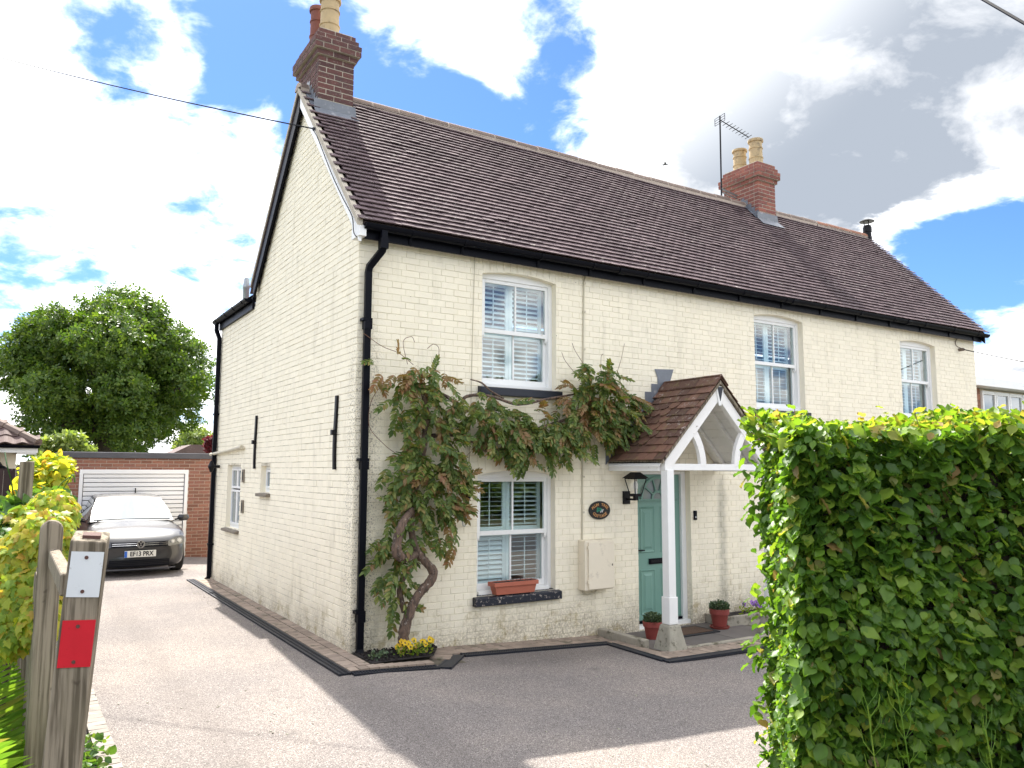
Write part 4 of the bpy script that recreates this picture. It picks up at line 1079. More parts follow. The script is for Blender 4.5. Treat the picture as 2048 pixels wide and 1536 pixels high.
MB().lathe((lx, ly, zb), [(.018, 0), (.018, .06), (.03, .07), (.032, .13), (.02, .165), (.004, .17)], 12).build('bulb', 'white_paint', la, True)

sg = thing('name_plaque', 'oval black house sign with gold lettering on the cream wall', 'sign', (3.335, -.03, 1.42))
N = 36; sx, sz, cx_, cz_ = .172, .118, 3.335, 1.42
MB().prism([(cx_+sx*math.cos(2*math.pi*i/N), -.03, cz_+sz*math.sin(2*math.pi*i/N)) for i in range(N)], (0, .022, 0)).build('plaque', 'plaque_black', sg, bevel=.004)
def letter(c, x, z, ang, sc=1.0):
    V, Fs = TXT_SIGN[c]; a = ang
    v = [(x+(p[0]*math.cos(a)-p[1]*math.sin(a))*sc, -.0325-p[2], z+(p[0]*math.sin(a)+p[1]*math.cos(a))*sc) for p in V]
    return v, Fs
m = MB()
word = 'PLUM TREE'
for i, c in enumerate(word):
    if c == ' ': continue
    q = rad(158-136*i/(len(word)-1)); x, z = cx_+.128*math.cos(q), cz_+.072*math.sin(q)
    m.add(*letter(c, x, z, (q-math.pi/2)*.55, .72))
word = 'COTTAGE'
for i, c in enumerate(word):
    q = rad(214+112*i/(len(word)-1)); x, z = cx_+.118*math.cos(q), cz_+.078*math.sin(q)
    m.add(*letter(c, x, z, (q+math.pi/2-2*math.pi)*.5, .72))
m.build('lettering', 'gold', sg)
m = MB()
for dx_, dz_, r in ((-.035, .02, .016), (-.02, .008, .018), (-.04, -.008, .014), (-.005, .018, .014), (.015, .012, .014), (.0, .0, .012)):
    m.prism([(cx_+dx_+r*math.cos(2*math.pi*i/9)*(1+.25*(i % 2)), -.0325, cz_+dz_+r*math.sin(2*math.pi*i/9)*(1+.25*(i % 2))) for i in range(9)], (0, .002, 0))
m.build('leaf_emblem', 'emblem_green', sg)
m = MB()
for dx_, dz_ in ((.03, .0), (.038, -.018), (.012, -.02), (.05, .005)): m.prism([(cx_+dx_+.008*math.cos(2*math.pi*i/8), -.033, cz_+dz_+.01*math.sin(2*math.pi*i/8)) for i in range(8)], (0, .002, 0))
m.bar((cx_-.0, -.033, cz_-.03), (cx_+.05, -.033, cz_+.0), .004, .002, (0, 1, 0)); m.build('fruit_emblem', 'emblem_white', sg)

mt = thing('meter_cupboard', 'cream weathered meter cupboard mounted on the front wall', 'meter box', (3.2, -.1, .45))
MB().box(2.995, 3.45, -.15, -.004, .44, 1.055).build('cabinet', 'meter_cream', mt, bevel=.008)
MB().box(3.04, 3.445, -.172, -.152, .455, 1.03).build('cabinet_door', 'meter_cream', mt, bevel=.004)
MB().box(3.408, 3.42, -.175, -.172, .73, .755).build('lock', 'black_metal', mt)
for z in (.53, .95): MB().box(3.025, 3.042, -.178, -.150, z, z+.04).build('hinge', 'meter_cream', mt)
o = MB().lathe((3.40, 0, 0), [(.012, 0), (.013, .001)], 10)
db = thing('doorbell', 'small black video doorbell right of the door', 'doorbell', (5.06, -.02, 1.3))
MB().box(5.02, 5.075, -.03, -.004, 1.245, 1.375).build('casing', 'black_plastic', db, bevel=.006); MB().prism([(5.047+.013*math.cos(i*.524), -.032, 1.285+.013*math.sin(i*.524)) for i in range(12)], (0, .002, 0)).build('button', 'aluminium', db)

wb = thing('window_box', 'terracotta trough planter on the chipped black windowsill', 'planter', (2.03, -.03, .475))
m = MB(); x0, x1, y0, y1, z0, z1 = 1.74, 2.33, -.07, .07, .475, .605; t_ = .012
m.hexa([(x0+.03, y0+.015, z0), (x1-.03, y0+.015, z0), (x1-.03, y1-.015, z0), (x0+.03, y1-.015, z0), (x0, y0, z1), (x1, y0, z1), (x1, y1, z1), (x0, y1, z1)]); m.build('trough', 'terracotta', wb)
m = MB(); m.box(x0-.014, x1+.014, y0-.014, y0+.004, z1-.035, z1+.012); m.box(x0-.014, x1+.014, y1-.004, y1+.014, z1-.035, z1+.012); m.box(x0-.014, x0+.004, y0+.004, y1-.004, z1-.035, z1+.012); m.box(x1-.004, x1+.014, y0+.004, y1-.004, z1-.035, z1+.012); m.build('rim', 'terracotta', wb, bevel=.003)
MB().box(x0+.004, x1-.004, y0+.004, y1-.004, z1, z1+.004).build('compost', 'soil', wb)
m = MB()
for k in range(16):
    x = random.uniform(x0+.05, x1-.05); y = random.uniform(-.05, .05); m.tube([(x, y, z1), (x+random.uniform(-.02, .02), y, z1+random.uniform(.015, .035)), (x+random.uniform(-.035, .035), y, z1+random.uniform(.03, .045))], .0025, 4)
m.build('dry_stems', 'cable_brown', wb)

# ---- leaf and foliage tools
def leaf_tpl(kind):
    """leaf template: x across, y to the tip, z up; returns V, tris"""
    if kind == 'ovate':
        ys = [0, .18, .45, .75, 1.0]; ws = [.04, .34, .42, .27, .0]; V = []; 
        for y, w_ in zip(ys, ws): V += [(-w_, y, .06*math.sin(y*3)), (0, y, -.05+.02*y-.22*y*y*.5), (w_, y, .06*math.sin(y*3+1))]
        F4 = []
        for i in range(4): F4 += [(3*i, 3*i+1, 3*i+4, 3*i+3), (3*i+1, 3*i+2, 3*i+5, 3*i+4)]
        return np.array(V, float), np.array(F4)
    if kind == 'beech':
        ys = [0, .10, .28, .48, .68, .86, 1.06]; ws = [.02, .20, .345, .37, .29, .15, .0]; V = []
        for i, (y, w_) in enumerate(zip(ys, ws)):
            wv = .035*(1 if i % 2 else -1)
            V += [(-w_*(1.06 if i % 2 else .97), y, wv+.05-.10*y*y), (0, y, -.02-.20*y*y), (w_*(1.06 if i % 2 else .97), y, -wv+.05-.10*y*y)]
        F4 = []
        for i in range(6): F4 += [(3*i, 3*i+1, 3*i+4, 3*i+3), (3*i+1, 3*i+2, 3*i+5, 3*i+4)]
        return np.array(V, float), np.array(F4)
    if kind == 'lobed':
        pts = [(0, 0), (.30, -.06), (.42, .16), (.32, .28), (.52, .55), (.25, .60), (.0, 1.0)]
        V = [(0, .32, .06)]+[(x, y, -.16*(x*x+(y-.3)**2)) for x, y in pts]+[(-x, y, -.16*(x*x+(y-.3)**2)) for x, y in pts[1:-1][::-1]]
        n = len(V)-1
        return np.array(V, float), np.array([(0, 1+i, 1+(i+1) % n) for i in range(n)])
    if kind == 'tuft':   # small spray of five leaves for distant crowns
        V = []; F4 = []
        r = random.Random(3)
        for k in range(5):
            a = 2*math.pi*k/5+r.uniform(-.3, .3); e = r.uniform(-.2, .7); d = np.array([math.cos(a)*math.cos(e), math.sin(a)*math.cos(e), math.sin(e)]); s = np.cross(d, [.2, .1, 1]); s /= np.linalg.norm(s)
            b = len(V); V += [tuple(d*.1), tuple(d*.55+s*.26), tuple(d*1.0), tuple(d*.55-s*.26)]; F4.append((b, b+1, b+2, b+3))
        return np.array(V, float), np.array(F4)
def orient(tip, nrm):
    y = tip/np.linalg.norm(tip, axis=1, keepdims=True); z = nrm-(nrm*y).sum(1, keepdims=True)*y; z /= np.linalg.norm(z, axis=1, keepdims=True)+1e-9
    x = np.cross(y, z); return np.stack([x, y, z], 2)
def scatter(tpl, pos, R, size):
    V, Fc = tpl; n = len(pos); k = len(V)
    W = np.einsum('nij,kj->nki', R, V)*np.asarray(size)[:, None, None]+pos[:, None, :]
    Fa = (Fc[None]+(np.arange(n)*k)[:, None, None]).reshape(-1, Fc.shape[1])
    return W.reshape(-1, 3), Fa
def foliage(parent, tpl, pos, R, size, mat, name='leaf', limit=300, restname='foliage', near=True):
    """the nearest leaves as single parts sharing one mesh, the rest joined"""
    pos = np.asarray(pos); size = np.asarray(size)
    if near:
        d = np.linalg.norm(pos-np.array(CAM), axis=1); o = np.argsort(d)
    else: o = np.arange(len(pos))
    one, rest = o[:limit], o[limit:]
    if len(one):
        me = np_mesh(name, tpl[0], [tpl[1]], True); me.materials.append(MATS[mat])
        for i in one:
            ob = bpy.data.objects.new(name, me); reg(ob, parent, tuple(pos[i])); ob.rotation_mode = 'QUATERNION'
            ob.rotation_quaternion = Matrix(R[i].tolist()).to_quaternion(); ob.scale = (size[i],)*3
    if len(rest):
        V, Fa = scatter(tpl, pos[rest], R[rest], size[rest])
        r = mesh_obj(restname, np_mesh(restname, V, [Fa], True), mat, parent); r['kind'] = 'stuff'
OV, BE, LO, TU = leaf_tpl('ovate'), leaf_tpl('beech'), leaf_tpl('lobed'), leaf_tpl('tuft')
def unit(v): return v/(np.linalg.norm(v, axis=-1, keepdims=True)+1e-9)

# ---- pots
def flowerpot(x, y, z, r, h, label, saucer=False):
    p = thing('flowerpot', label, 'flowerpot', (x, y, z), 'flowerpots by the front door')
    prof = [(r*.72, 0), (r*.93, h*.68), (r*.95, h*.70), (r*1.04, h*.70), (r*1.06, h), (r*.94, h), (r*.90, h*.88)]
    MB().lathe((x, y, z+(.03 if saucer else 0)), prof, 28).build('pot', 'terracotta_dark', p, True)
    if saucer: MB().lathe((x, y, z), [(r*.95, 0), (r*1.08, .028), (r*1.0, .03), (r*.9, .012)], 28).build('saucer', 'terracotta_dark', p, True)
    zt_ = z+h*.9+(.03 if saucer else 0)
    n = 420; a = RNG.uniform(0, 2*np.pi, n); q = np.sqrt(RNG.uniform(0, 1, n))*r*.95; ht = RNG.uniform(.0, 1, n)*(.07+.05*(1-(q/r)**2))
    pos = np.stack([x+q*np.cos(a), y+q*np.sin(a), zt_+ht], 1); tip = unit(np.stack([np.cos(a)*q/r+RNG.normal(0, .4, n), np.sin(a)*q/r+RNG.normal(0, .4, n), RNG.uniform(.2, 1, n)], 1))
    foliage(p, OV, pos, orient(tip, RNG.normal(0, 1, (n, 3))+[0, 0, 1]), RNG.uniform(.022, .04, n), 'succulent_leaf', 'leaf', 0, 'plant')
flowerpot(3.83, -.46, PZ, .125, .215, 'terracotta pot of grey green sedum left of the porch post')
flowerpot(5.05, -.42, PZ, .125, .225, 'terracotta pot on a saucer right of the door', True)

# ---- bedding flowers
def flowers(name, label, c, n, spread, mat, zspan=.12, fs=.03, leafm='hedge_lit_tip_leaf', cat='flowers'):
    p = thing(name, label, cat, c); x, y, z = c
    k = n*16; a = RNG.uniform(0, 2*np.pi, k); q = np.sqrt(RNG.uniform(0, 1, k)); pos = np.stack([x+q*np.cos(a)*spread[0], y+q*np.sin(a)*spread[1], z+RNG.uniform(0, zspan*.75, k)], 1)
    foliage(p, OV, pos, orient(unit(RNG.normal(0, 1, (k, 3))+[0, -.3, .3]), RNG.normal(0, 1, (k, 3))+[0, 0, 1]), RNG.uniform(.02, .04, k), leafm, 'leaf', 0, 'leaves')
    for i in range(n):
        a = random.uniform(0, 6.28); q = math.sqrt(random.random()); fx_, fy_, fz_ = x+q*math.cos(a)*spread[0], y+q*math.sin(a)*spread[1], z+zspan*random.uniform(.6, 1.05)
        m = MB(); f_ = Vector((random.uniform(-.6, .1), -1, random.uniform(.2, .8))).normalized(); sx_ = f_.cross(Vector((0, 0, 1))).normalized(); uz = sx_.cross(f_)
        for b in range(5):
            an = 2*math.pi*b/5+.3; d = sx_*math.cos(an)+uz*math.sin(an); s2 = sx_*-math.sin(an)+uz*math.cos(an); C0 = Vector((fx_, fy_, fz_)); rr = fs*random.uniform(.85, 1.15)
            m.add([C0+f_*.001*b, C0+d*rr*.6+s2*rr*.5+f_*(.004+.001*b), C0+d*rr*1.05+f_*.003, C0+d*rr*.6-s2*rr*.5+f_*(.004+.001*b)], [(0, 1, 2, 3)])
        fo = m.build('flower', mat, p)
        m = MB(); C0 = Vector((fx_, fy_, fz_))+f_*.007; m.add([C0-uz*fs*.5, C0+sx_*fs*.28-uz*fs*.1, C0+uz*fs*.12, C0-sx_*fs*.28-uz*fs*.1], [(0, 1, 2, 3)]); m.build('flower_face', 'plate_text', fo)
flowers('pansy_plant', 'yellow pansies at the foot of the wisteria trunk', (.52, -.45, .03), 12, (.22, .07), 'pansy_yellow', .13, .034)
flowers('purple_flower_plant', 'purple flowers growing in the concrete trough', (5.95, -.24, -.08), 9, (.3, .08), 'pansy_purple', .17, .04)
kk = thing('small_weed', 'tiny green weed beside the foot of the corner downpipe', 'weed', (.16, -.42, .03))
n = 60; pos = np.stack([RNG.normal(.16, .05, n), RNG.normal(-.42, .04, n), RNG.uniform(.03, .09, n)], 1); foliage(kk, OV, pos, orient(unit(RNG.normal(0, 1, (n, 3))+[0, 0, .6]), RNG.normal(0, 1, (n, 3))), RNG.uniform(.02, .04, n), 'succulent_leaf', 'leaf', 0, 'leaves')

# ================================================================ wisteria
wi = thing('wisteria', 'old wisteria climbing the front wall round the ground floor window', 'climbing plant', (.52, -.28, 0))
def smooth_path(P, n=6):
    P = [Vector(p) for p in P]; out = []
    for i in range(len(P)-1):
        a, b, c, d = P[max(i-1, 0)], P[i], P[i+1], P[min(i+2, len(P)-1)]
        for k in range(n):
            t_ = k/n; out.append(.5*((2*b)+(-a+c)*t_+(2*a-5*b+4*c-d)*t_*t_+(-a+3*b-3*c+d)*t_**3))
    return out+[P[-1]]
def limb(P, rads, name='trunk', mat='wisteria_bark', par=None, seg=10, wob=.12):
    path = smooth_path(P); n = len(path); rr = list(np.interp(np.linspace(0, 1, n), np.linspace(0, 1, len(rads)), rads))
    rr = [r*(1+random.uniform(-wob, wob)) for r in rr]
    return MB().tube(path, rr, seg).build(name, mat, par, True)
limb([(.50, -.30, -.03), (.47, -.31, .14), (.50, -.31, .32), (.62, -.31, .58), (.78, -.31, .74), (.81, -.30, .84), (.72, -.28, .95), (.62, -.22, 1.12), (.60, -.17, 1.5), (.72, -.15, 2.0), (.78, -.14, 2.5), (.72, -.13, 2.9)], [.066, .06, .054, .05, .05, .052, .044, .04, .04, .04, .038, .03], 'trunk', par=wi, seg=12)
limb([(.52, -.22, .42), (.47, -.2, .62), (.52, -.2, .80), (.66, -.19, .93)], [.032, .034, .03, .035], 'stem', par=wi)
limb([(.62, -.26, 1.02), (.45, -.33, 1.0), (.36, -.35, 1.07), (.37, -.35, 1.22), (.44, -.33, 1.38), (.58, -.24, 1.5)], [.04, .052, .055, .048, .046, .04], 'stem', par=wi, seg=12)
limb([(.8, -.14, 2.3), (1.1, -.13, 2.33), (1.35, -.13, 2.28), (1.55, -.14, 2.17), (1.8, -.14, 2.17), (2.0, -.16, 2.33), (2.5, -.17, 2.5), (3.0, -.18, 2.65)], [.026, .024, .026, .028, .028, .024, .02, .015], 'stem', par=wi)
limb([(.75, -.13, 2.75), (1.0, -.12, 2.78), (1.2, -.13, 2.68), (1.3, -.14, 2.78), (1.6, -.14, 2.8), (2.0, -.14, 2.72), (2.4, -.15, 2.8), (2.9, -.17, 2.9)], [.025, .022, .022, .02, .018, .018, .016, .012], 'stem', par=wi)
limb([(1.35, -.13, 2.98), (1.5, -.13, 2.95), (1.62, -.14, 2.86), (1.8, -.14, 2.78)], [.006, .01, .012, .01], 'stem', par=wi)
CL = [  # x, z, rx, rz, count, bronze share
    (.42, 3.04, .30, .16, 13, .6), (.75, 2.98, .28, .17, 14, .55), (.58, 2.75, .28, .22, 18, .25), (.85, 2.65, .24, .2, 12, .3), (.74, 2.42, .28, .22, 18, .1), (.86, 2.15, .34, .22, 24, .08),
    (.70, 1.92, .38, .22, 26, .08), (.92, 1.75, .32, .2, 24, .15), (.72, 1.58, .36, .18, 22, .1), (.95, 1.5, .2, .2, 10, .3), (.40, 1.22, .10, .14, 5, .1), (.66, 1.16, .14, .12, 7, .1), (.36, .98, .10, .12, 6, .05), (.40, .80, .12, .14, 8, .1), (.40, .58, .10, .12, 5, .1),
    (1.12, 2.08, .14, .3, 10, .25), (1.15, 1.72, .1, .16, 7, .5), (.32, 1.75, .08, .12, 3, 0), (.36, 1.2, .08, .1, 3, 0), (1.02, 1.18, .1, .1, 4, .3),
    (1.42, 2.72, .24, .14, 14, .3), (1.55, 2.5, .26, .17, 18, .1), (1.75, 2.62, .2, .16, 12, .3), (1.75, 2.36, .2, .12, 9, .2), (2.05, 2.38, .28, .2, 22, .3), (2.32, 2.5, .28, .18, 22, .2), (2.3, 2.28, .25, .16, 18, .1), (2.6, 2.38, .28, .18, 22, .1), (2.85, 2.55, .28, .2, 22, .15),
    (3.0, 2.85, .34, .28, 34, .18), (3.25, 3.0, .32, .26, 32, .3), (3.45, 2.78, .3, .24, 28, .4), (3.3, 2.6, .35, .2, 26, .3), (3.6, 2.6, .22, .2, 14, .4), (3.15, 2.4, .26, .16, 16, .2), (3.05, 3.2, .2, .14, 10, .1), (3.75, 2.82, .16, .12, 7, .1), (2.0, 2.14, .2, .1, 6, .1), (2.75, 2.22, .2, .1, 8, .1)]
def compound(seed):
    r = np.random.default_rng(seed); V = []; Fc = []; n = 6; Lr = 1.0
    pts = [(0, t_*Lr, -.28*t_*t_) for t_ in np.linspace(0, 1, 8)]
    tpls = []
    for k in range(n):
        t_ = .22+.72*k/(n-1)
        for s_ in (-1, 1): tpls.append((t_, s_))
    tpls.append((1.0, 0))
    V0, F0 = OV
    for t_, s_ in tpls:
        a = s_*rad(58-18*t_)+r.normal(0, .12); dro = -.35+r.normal(0, .12)
        tip = np.array([[math.sin(a), math.cos(a), dro]]); nr = np.array([[s_*.25+r.normal(0, .15), r.normal(0, .15), 1.0]])
        R = orient(tip, nr)[0]; sc = (.36 if s_ else .38)*(1-.25*abs(t_-.55))
        W = (V0*np.array([.55, 1, 1])) @ R.T*sc+np.array([0, t_*Lr, -.28*t_*t_]); b = len(V); V += W.tolist(); Fc += (F0+b).tolist()
    # rachis
    for i in range(7):
        b = len(V); p, q = np.array(pts[i]), np.array(pts[i+1]); V += [(p+[.008, 0, 0]).tolist(), (p-[.008, 0, 0]).tolist(), (q-[.006, 0, 0]).tolist(), (q+[.006, 0, 0]).tolist()]; Fc.append([b, b+1, b+2, b+3])
    return np.array(V), np.array(Fc)
CT = [compound(i) for i in range(5)]
P, T_, NRM, SZ, BR = [], [], [], [], []
for cx, cz, rx, rz, n, br in CL:
    for _ in range(int(n*1.2)):
        a = random.uniform(0, 6.28); q = math.sqrt(random.random())
        dep = random.uniform(.06, .24)+.14*(1-q*q)
        x, z = cx+rx*q*math.cos(a), cz+rz*q*math.sin(a)
        P.append((x, -dep, z)); az = math.cos(a)*.7+random.gauss(0, .5)
        T_.append((az, -.45+random.gauss(0, .3), -.55+.35*math.sin(a)+random.gauss(0, .35))); NRM.append((random.gauss(0, .25), -.75+random.gauss(0, .2), .75)); SZ.append(random.uniform(.17, .27)); BR.append(random.random() < br*.7)
P, T_, NRM, SZ, BR = map(np.array, (P, T_, NRM, SZ, BR)); R_ = orient(T_, NRM); idx = np.arange(len(P))
for k in range(5):
    for bz, mt_ in ((False, 'wisteria_leaf'), (True, 'wisteria_bronze')):
        s = (idx % 5 == k) & (BR == bz)
        foliage(wi, CT[k], P[s], R_[s], SZ[s], mt_, 'leaf', 45 if not bz else 15, 'foliage')
# loose tendrils
for pth in ([(.62, -.12, 3.1), (.45, -.1, 3.22), (.25, -.1, 3.28), (.02, -.12, 3.4)], [(.55, -.12, 3.1), (.5, -.1, 3.35), (.6, -.1, 3.42), (.64, -.1, 3.36)], [(.9, -.12, 3.05), (.95, -.1, 3.3), (.88, -.1, 3.36), (.80, -.1, 3.3)], [(.35, -.12, 2.95), (.15, -.1, 2.7), (.12, -.1, 2.4), (.3, -.1, 2.2), (.45, -.1, 2.1)],
            [(3.05, -.12, 3.25), (2.9, -.1, 3.45), (2.85, -.1, 3.55)], [(3.5, -.12, 2.95), (3.6, -.1, 3.25), (3.66, -.1, 3.4), (3.72, -.1, 3.62)], [(3.3, -.12, 3.1), (3.32, -.1, 3.4), (3.36, -.1, 3.45)], [(1.22, -.12, 1.9), (1.3, -.08, 2.05), (1.4, -.08, 2.15)], [(2.95, -.12, 3.1), (2.75, -.1, 3.3), (2.7, -.08, 3.42)]):
    MB().tube(smooth_path(pth, 5), .0035, 4).build('tendril', 'tendril', wi)
# ================================================================ clipped hedge on the right
FH = Vector((fw.x, fw.y, 0)).normalized(); RH = Vector((FH.y, -FH.x, 0))
def rel(s, t_, z=0): return CAM.xy.to_3d()+RH*s+FH*t_+Vector((0, 0, z))
HS, HT = 1.29, 3.62     # front left corner: metres right of and in front of the viewer
he = thing('clipped_hedge', 'tall clipped beech hedge filling the right foreground', 'hedge', tuple(rel(HS+1.2, HT+.4, -.05)))
HH = 2.14
o_, r_, f_ = np.array(rel(HS, HT)), np.array(RH), np.array(FH); uz = np.array([0, 0, 1.0])
def wob(a, b, k): return .035*np.sin(a*5.1+k)+.03*np.sin(b*6.3+2*k)+.02*np.sin(a*13+b*9+k)
def face(n, kind):
    u, v = RNG.uniform(0, 1, n), RNG.uniform(0, 1, n); dep = RNG.beta(1.2, 2.2, n)*.20
    if kind == 'front': s, z = u*2.6-.02, -.05+v*(HH+.05); n_ = -f_; p = o_+np.outer(s, r_)+np.outer(z, uz)-np.outer(wob(s, z, .3)-dep, f_)
    elif kind == 'side': tt, z = u*.85, -.05+v*(HH+.05); n_ = -r_; p = o_+np.outer(tt, f_)+np.outer(tt*.13, r_)+np.outer(z, uz)-np.outer(wob(tt, z, 1.7)*.4-dep, r_)
    elif kind == 'top': s, tt = u*2.6, v*.85; n_ = uz; p = o_+np.outer(s, r_)+np.outer(tt, f_)+np.outer(HH+wob(s, tt, 2.2)*1.1-dep*.6, uz)
    else: s, z = u*2.6, v*HH; n_ = f_; p = o_+np.outer(s, r_)+np.outer(z, uz)+np.outer(.85+wob(s, z, 4)-dep, f_)
    # round the long edges
    return p, np.tile(n_, (n, 1)), dep
sets = [face(16000, 'front'), face(5200, 'side'), face(5200, 'top'), face(2500, 'back')]
P = np.concatenate([q[0] for q in sets]); Nn = np.concatenate([q[1] for q in sets]); DP = np.concatenate([q[2] for q in sets]); n = len(P)
lat = RNG.normal(0, 1, (n, 3)); lat -= (lat*Nn).sum(1, keepdims=True)*Nn; lat[:, 2] *= .35
istop = Nn[:, 2] > .5
tip = Nn*.45+unit(lat)*.65+np.where(istop[:, None], np.array([0, 0, .25]), np.array([0, 0, -.62]))+RNG.normal(0, .16, (n, 3))
nrm = Nn*.32+np.array([0, 0, .95])+RNG.normal(0, .32, (n, 3))
sz = .034+.06*RNG.beta(1.5, 2.2, n); R_ = orient(unit(tip), nrm)
tipl = ((P[:, 2] > HH-.06) & (RNG.uniform(0, 1, n) < .65)) | (RNG.uniform(0, 1, n) < .05)  # most leaves along the top get the tone with sunlight painted in
foliage(he, BE, P[~tipl], R_[~tipl], sz[~tipl], 'hedge_leaf', 'leaf', 260, 'foliage')
foliage(he, BE, P[tipl], R_[tipl], sz[tipl]*1.05, 'hedge_lit_tip_leaf', 'leaf', 40, 'foliage')
# new shoots standing up from the top, each with a few leaves
Q, T2, Sx = [], [], []
for k in range(70):
    s, tt = random.uniform(0, 2.4), random.uniform(0, .7); b = o_+r_*s+f_*tt+uz*(HH-.03); hgt = random.uniform(.04, .14); dr_ = np.array([random.gauss(0, .35), random.gauss(0, .35), 1]); dr_ /= np.linalg.norm(dr_)
    for j in range(4):
        Q.append(b+dr_*hgt*(j+1)/4); a = random.uniform(0, 6.28); T2.append((math.cos(a), math.sin(a), .45)); Sx.append(random.uniform(.035, .06))
    if k % 3 == 0: MB().tube([tuple(b), tuple(b+dr_*hgt)], .002, 4).build('shoot', 'tendril', he)
Q, T2 = np.array(Q), np.array(T2); foliage(he, BE, Q, orient(T2, np.tile([0, 0, 1.], (len(Q), 1))+RNG.normal(0, .3, (len(Q), 3))), np.array(Sx), 'hedge_lit_tip_leaf', 'leaf', 0, 'young_leaves')
core = MB(); i0 = .17
pts = [rel(HS+i0, HT+i0), rel(HS+2.55, HT+i0), rel(HS+2.55, HT+.85-i0), rel(HS+i0+.08, HT+.85-i0)]
core.prism([(p.x, p.y, -.1) for p in pts], (0, 0, HH-.05)).build('twig_core', 'tree_bark', he)
m = MB()
for k in range(220):
    s, z = random.uniform(.05, 2.5), random.uniform(.1, HH-.1); a = Vector(o_+r_*s+f_*.2+uz*z); m.tube([a, a+Vector(-f_*.16+r_*random.uniform(-.1, .1)+uz*random.uniform(-.02, .12))], .003, 3, False)
m.build('twigs', 'tree_bark', he)['kind'] = 'stuff'
# tall weeds in front of the hedge
for k, (s, t_, h, lab) in enumerate(((HS+.27, HT-.12, .95, 'thin seeding weed before the hedge, the leftmost of three'), (HS+.42, HT-.15, 1.05, 'tallest thin seeding weed before the hedge, the middle of three'), (HS+.78, HT-.13, .85, 'thin seeding weed before the hedge, the rightmost of three'))):
    wd_ = thing('tall_weed', lab, 'weed', tuple(rel(s, t_, -.02)), 'tall weeds before the hedge')
    m = MB(); b = rel(s, t_, -.02); top = b+Vector((random.uniform(-.1, .1), random.uniform(-.05, .05), h)); ax = smooth_path([b, b.lerp(top, .5)+Vector((.03, 0, 0)), top], 6); m.tube(ax, .003, 4)
    for j in range(26):
        c = ax[4+j % 9]; a = random.uniform(0, 6.28); m.tube([c, c+Vector((math.cos(a)*.04, math.sin(a)*.04, .05)), c+Vector((math.cos(a)*.05, math.sin(a)*.05, .10))], .0016, 3, False)
    m.build('stalk', 'fern_leaf', wd_)
    q = 34; pz = np.array([b])+np.stack([RNG.normal(0, .05, q), RNG.normal(0, .03, q), RNG.uniform(.1, h*.75, q)], 1); foliage(wd_, LO, pz, orient(unit(RNG.normal(0, 1, (q, 3))+[0, -.4, .2]), RNG.normal(0, .5, (q, 3))+[0, -.4, .8]), RNG.uniform(.02, .055, q), 'hedge_leaf', 'leaf', 0, 'leaves')

# ================================================================ gate post and fence on the left
gp_ = thing('gate_post', 'leaning weathered timber gate post with white and red reflector plates', 'gate post', (-2.985, -5.09, 0))
base, top = Vector((-2.985, -5.09, -.05)), Vector((-2.889, -5.156, 1.715)); ax = (top-base).normalized()
fx_ = Vector((math.cos(rad(-10)), math.sin(rad(-10)), 0)); fx_ = (fx_-ax*fx_.dot(ax)).normalized(); fn = fx_.cross(ax)   # right and front of the post
if fn.y > 0: fn = -fn
hw = .053
def pp(u, v, w_): return base+fx_*u+ax*v+fn*w_
L = (top-base).length
m = MB(); m.hexa([pp(-hw, 0, hw), pp(hw, 0, hw), pp(hw, 0, -hw), pp(-hw, 0, -hw), pp(-hw, L-.022, hw), pp(hw, L-.026, hw), pp(hw, L, -hw), pp(-hw, L, -hw)]); m.build('post', 'weathered_wood', gp_, bevel=.006)
m = MB(); m.hexa([pp(-.022, L-.02, .03), pp(.03, L-.02, .03), pp(.03, L-.012, -.0), pp(-.022, L-.012, 0), pp(-.022, L-.008, .03), pp(.03, L-.008, .03), pp(.03, L+.0, -.0), pp(-.022, L+.0, 0)]); m.build('post_notch', 'rust', gp_)
def plate(name, za, zb, mat, tilt=.0):
    va, vb = (za+.05)/ax.z, (zb+.05)/ax.z
    c = [(-.047, va), (.047, va+tilt), (.047, vb+tilt), (-.047, vb)]
    o = MB().prism([pp(u+.002, v, hw+.001) for u, v in c], fn*.003).build(name, mat, gp_)
    for v in (va+.018, vb-.018):
        MB().prism([pp(.0+.006*math.cos(i*.785), v+.006*math.sin(i*.785), hw+.0045) for i in range(8)], fn*.002).build('screw', 'rust', o)
plate('white_plate', 1.515, 1.658, 'reflector_white'); plate('red_plate', 1.296, 1.442, 'reflector_red', .002)
fe = thing('picket_fence', 'weathered grey picket fence running back along the drive', 'fence', (-2.96, -1, 0))
for z in (1.50, .55): MB().box(-2.965, -2.922, -5.06, 4.2, z, z+.075).build('rail', 'weathered_wood', fe, bevel=.008)
def picket_mesh(wd, h, th=.022):
    N = 8; pts = [(-wd/2, 0), (wd/2, 0)]+[(wd/2*math.cos(math.pi*i/N), h-wd/2+wd/2*math.sin(math.pi*i/N)) for i in range(N+1)]
    return MB().prism([(x, -th/2, z) for x, z in pts], (0, th, 0)).mesh('picket')
PK = picket_mesh(.092, 1.5); PK.materials.append(MATS['weathered_wood'])
MB().add(*(lambda q: (q.v, q.f))(MB().prism([(-2.958+x, -4.1, z) for x, z in [(-.045, 0), (.045, 0)]+[(.045*math.cos(math.pi*i/10), 1.655+.045*math.sin(math.pi*i/10)) for i in range(11)]], (.0, .04, 0)))).build('round_topped_post', 'weathered_wood', fe, bevel=.014)
y = -3.85; k = 0
while y < 4.2:
    o = bpy.data.objects.new('picket', PK); reg(o, fe, (-2.98, y, 0)); o.rotation_euler = (random.gauss(0, .012), random.gauss(0, .012), rad(90)+random.gauss(0, .05)); o.scale = (1, 1, random.uniform(.96, 1.0))
    y += .15; k += 1
